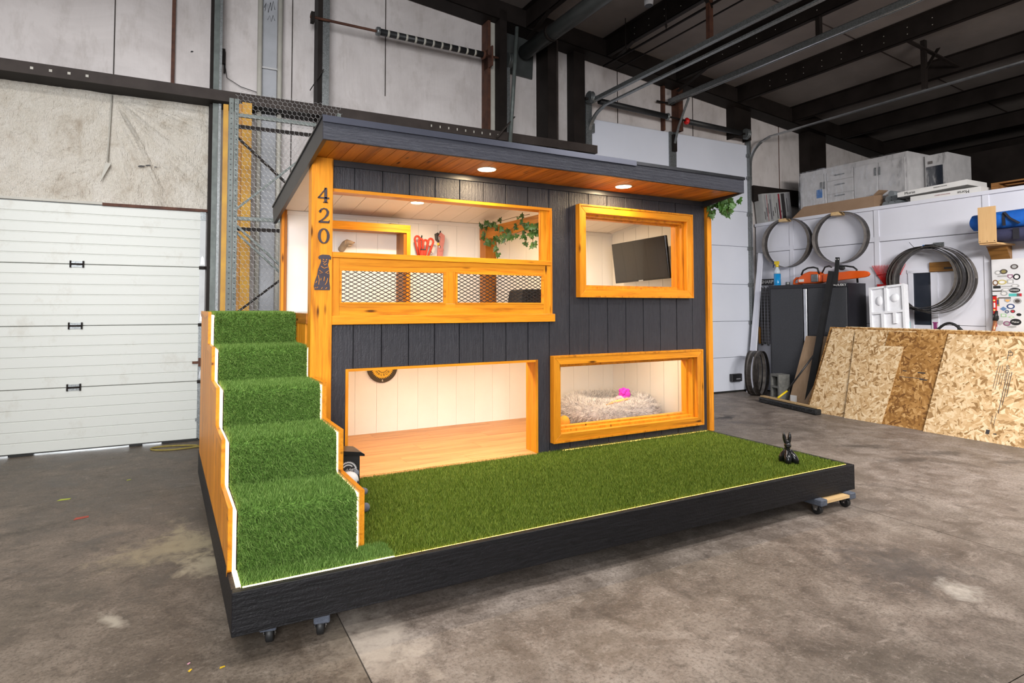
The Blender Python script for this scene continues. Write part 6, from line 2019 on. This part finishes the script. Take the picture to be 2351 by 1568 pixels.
for lab, ya, yb, z0, tilt, word, up_side, dep in (('upper white saw blade carton tilted on the deck edge', -3.32, -2.44, 2.99, .035, 'Morse', True, .5), ('lower white saw blade carton with upside-down lettering', -3.46, -2.60, 2.945, .0, 'Morse', False, .45)):
    t = bt('blade_carton', lab, 'carton', (8.85, (ya + yb) / 2, z0), 'white saw blade cartons on the deck')
    MZ = Matrix.Translation((0, yb, z0)) @ Matrix.Rotation(-tilt, 4, 'X') @ Matrix.Translation((0, -yb, -z0))
    dx_ = 0 if up_side else .02
    MB().box(8.64 + dx_, 8.64 + dep, ya, yb, z0 + (.055 if up_side else 0), z0 + (.125 if up_side else .085)).xf(MZ).build('carton_body', M_['paper_white'], t)
    zc_ = z0 + (.09 if up_side else .045)
    yw_ = yb - .17 if up_side else ya + .20
    MB().text(word, MZ @ Matrix.Translation((8.638 + dx_, yw_, zc_)) @ (RYX if up_side else RYU)).build('carton_word', M_['print_black'], t)
    MB().text('fine' if up_side else 'long', MZ @ Matrix.Translation((8.638 + dx_, (ya + yb) / 2 + (-.12 if up_side else .02), zc_ + .005)) @ RYX).build('carton_print', M_['print_black'] if up_side else M_['print_red'], t)
t = bt('wooden_pallet', 'rough brown wooden pallet on the deck at the right edge', 'pallet', (9.2, -4.2, 2.95))
for k in range(4):
    MB().box(8.80 + k * .27, 8.95 + k * .27, -4.8, -3.51, 3.05, 3.07).build('top_slat', M_['rough_pallet'], t)
for yy in (-3.55, -4.15, -4.75):
    MB().box(8.80, 9.75, yy - .04, yy + .04, 2.96, 3.05).build('stringer', M_['rough_pallet'], t)
for k in range(3):
    MB().box(8.80 + k * .38, 8.92 + k * .38, -4.8, -3.51, 2.94, 2.96).build('bottom_slat', M_['rough_pallet'], t)

# ---- loose rope and scraps on the floor
t = bt('yellow_rope_coil', 'faded yellow rope loop on the floor by the left door', 'rope', (-.42, -.38, 0))
o0 = FR['B'].inverted() @ Vector((-.44, 3.05, .0))
pts = [(o0.x - .17 + .17 * math.cos(a) + .1 * max(0, math.cos(a)) ** 2, o0.y + .10 * math.sin(a) - .03 * math.cos(a), .009) for a in [2 * PI * k / 26 for k in range(25)]]
pts += [(o0.x + .2, o0.y - .05, .009), (o0.x + .32, o0.y - .10, .009)]
MB().path(pts, .009, 6).build('rope_loop', M_['rope_yellow'], t)
MB().tube((o0.x + .32, o0.y - .10, .010), (o0.x + .35, o0.y - .11, .010), .013, 6).build('rope_end', M_['rope_yellow'], t)
for lab, x, y, s, a, mt in (('right of the two bright yellow scraps on the floor left of the base', -.444, -1.418, .012, .3, 'scrap_yellow'), ('left of the two bright yellow scraps on the floor left of the base', -.561, -1.381, .011, 1.1, 'scrap_yellow'), ('pale green scrap lying on the floor before the left door', -1.329, 1.537, .045, .1, 'scrap_green'),
                            ('tiny green scrap on the floor nearest the left door', -.922, 1.917, .02, .6, 'scrap_green'), ('thin red scrap lying on the dark floor on the left', -1.166, .987, .05, .35, 'scrap_red'), ('pale pink chip beside the yellow scraps on the floor', -.564, -1.325, .008, .9, 'plush_rose')):
    o = MB().poly([(-s, -s * .35), (s * .8, -s * .5), (s, s * .2), (-s * .5, s * .55)], Matrix.Translation((x, y, .0008)) @ Matrix.Rotation(a, 4, 'Z'), .0012).build('floor_scrap', M_[mt])
    tag(o, lab, 'scrap', 'paper scraps on the floor')
bpy.context.view_layer.update()
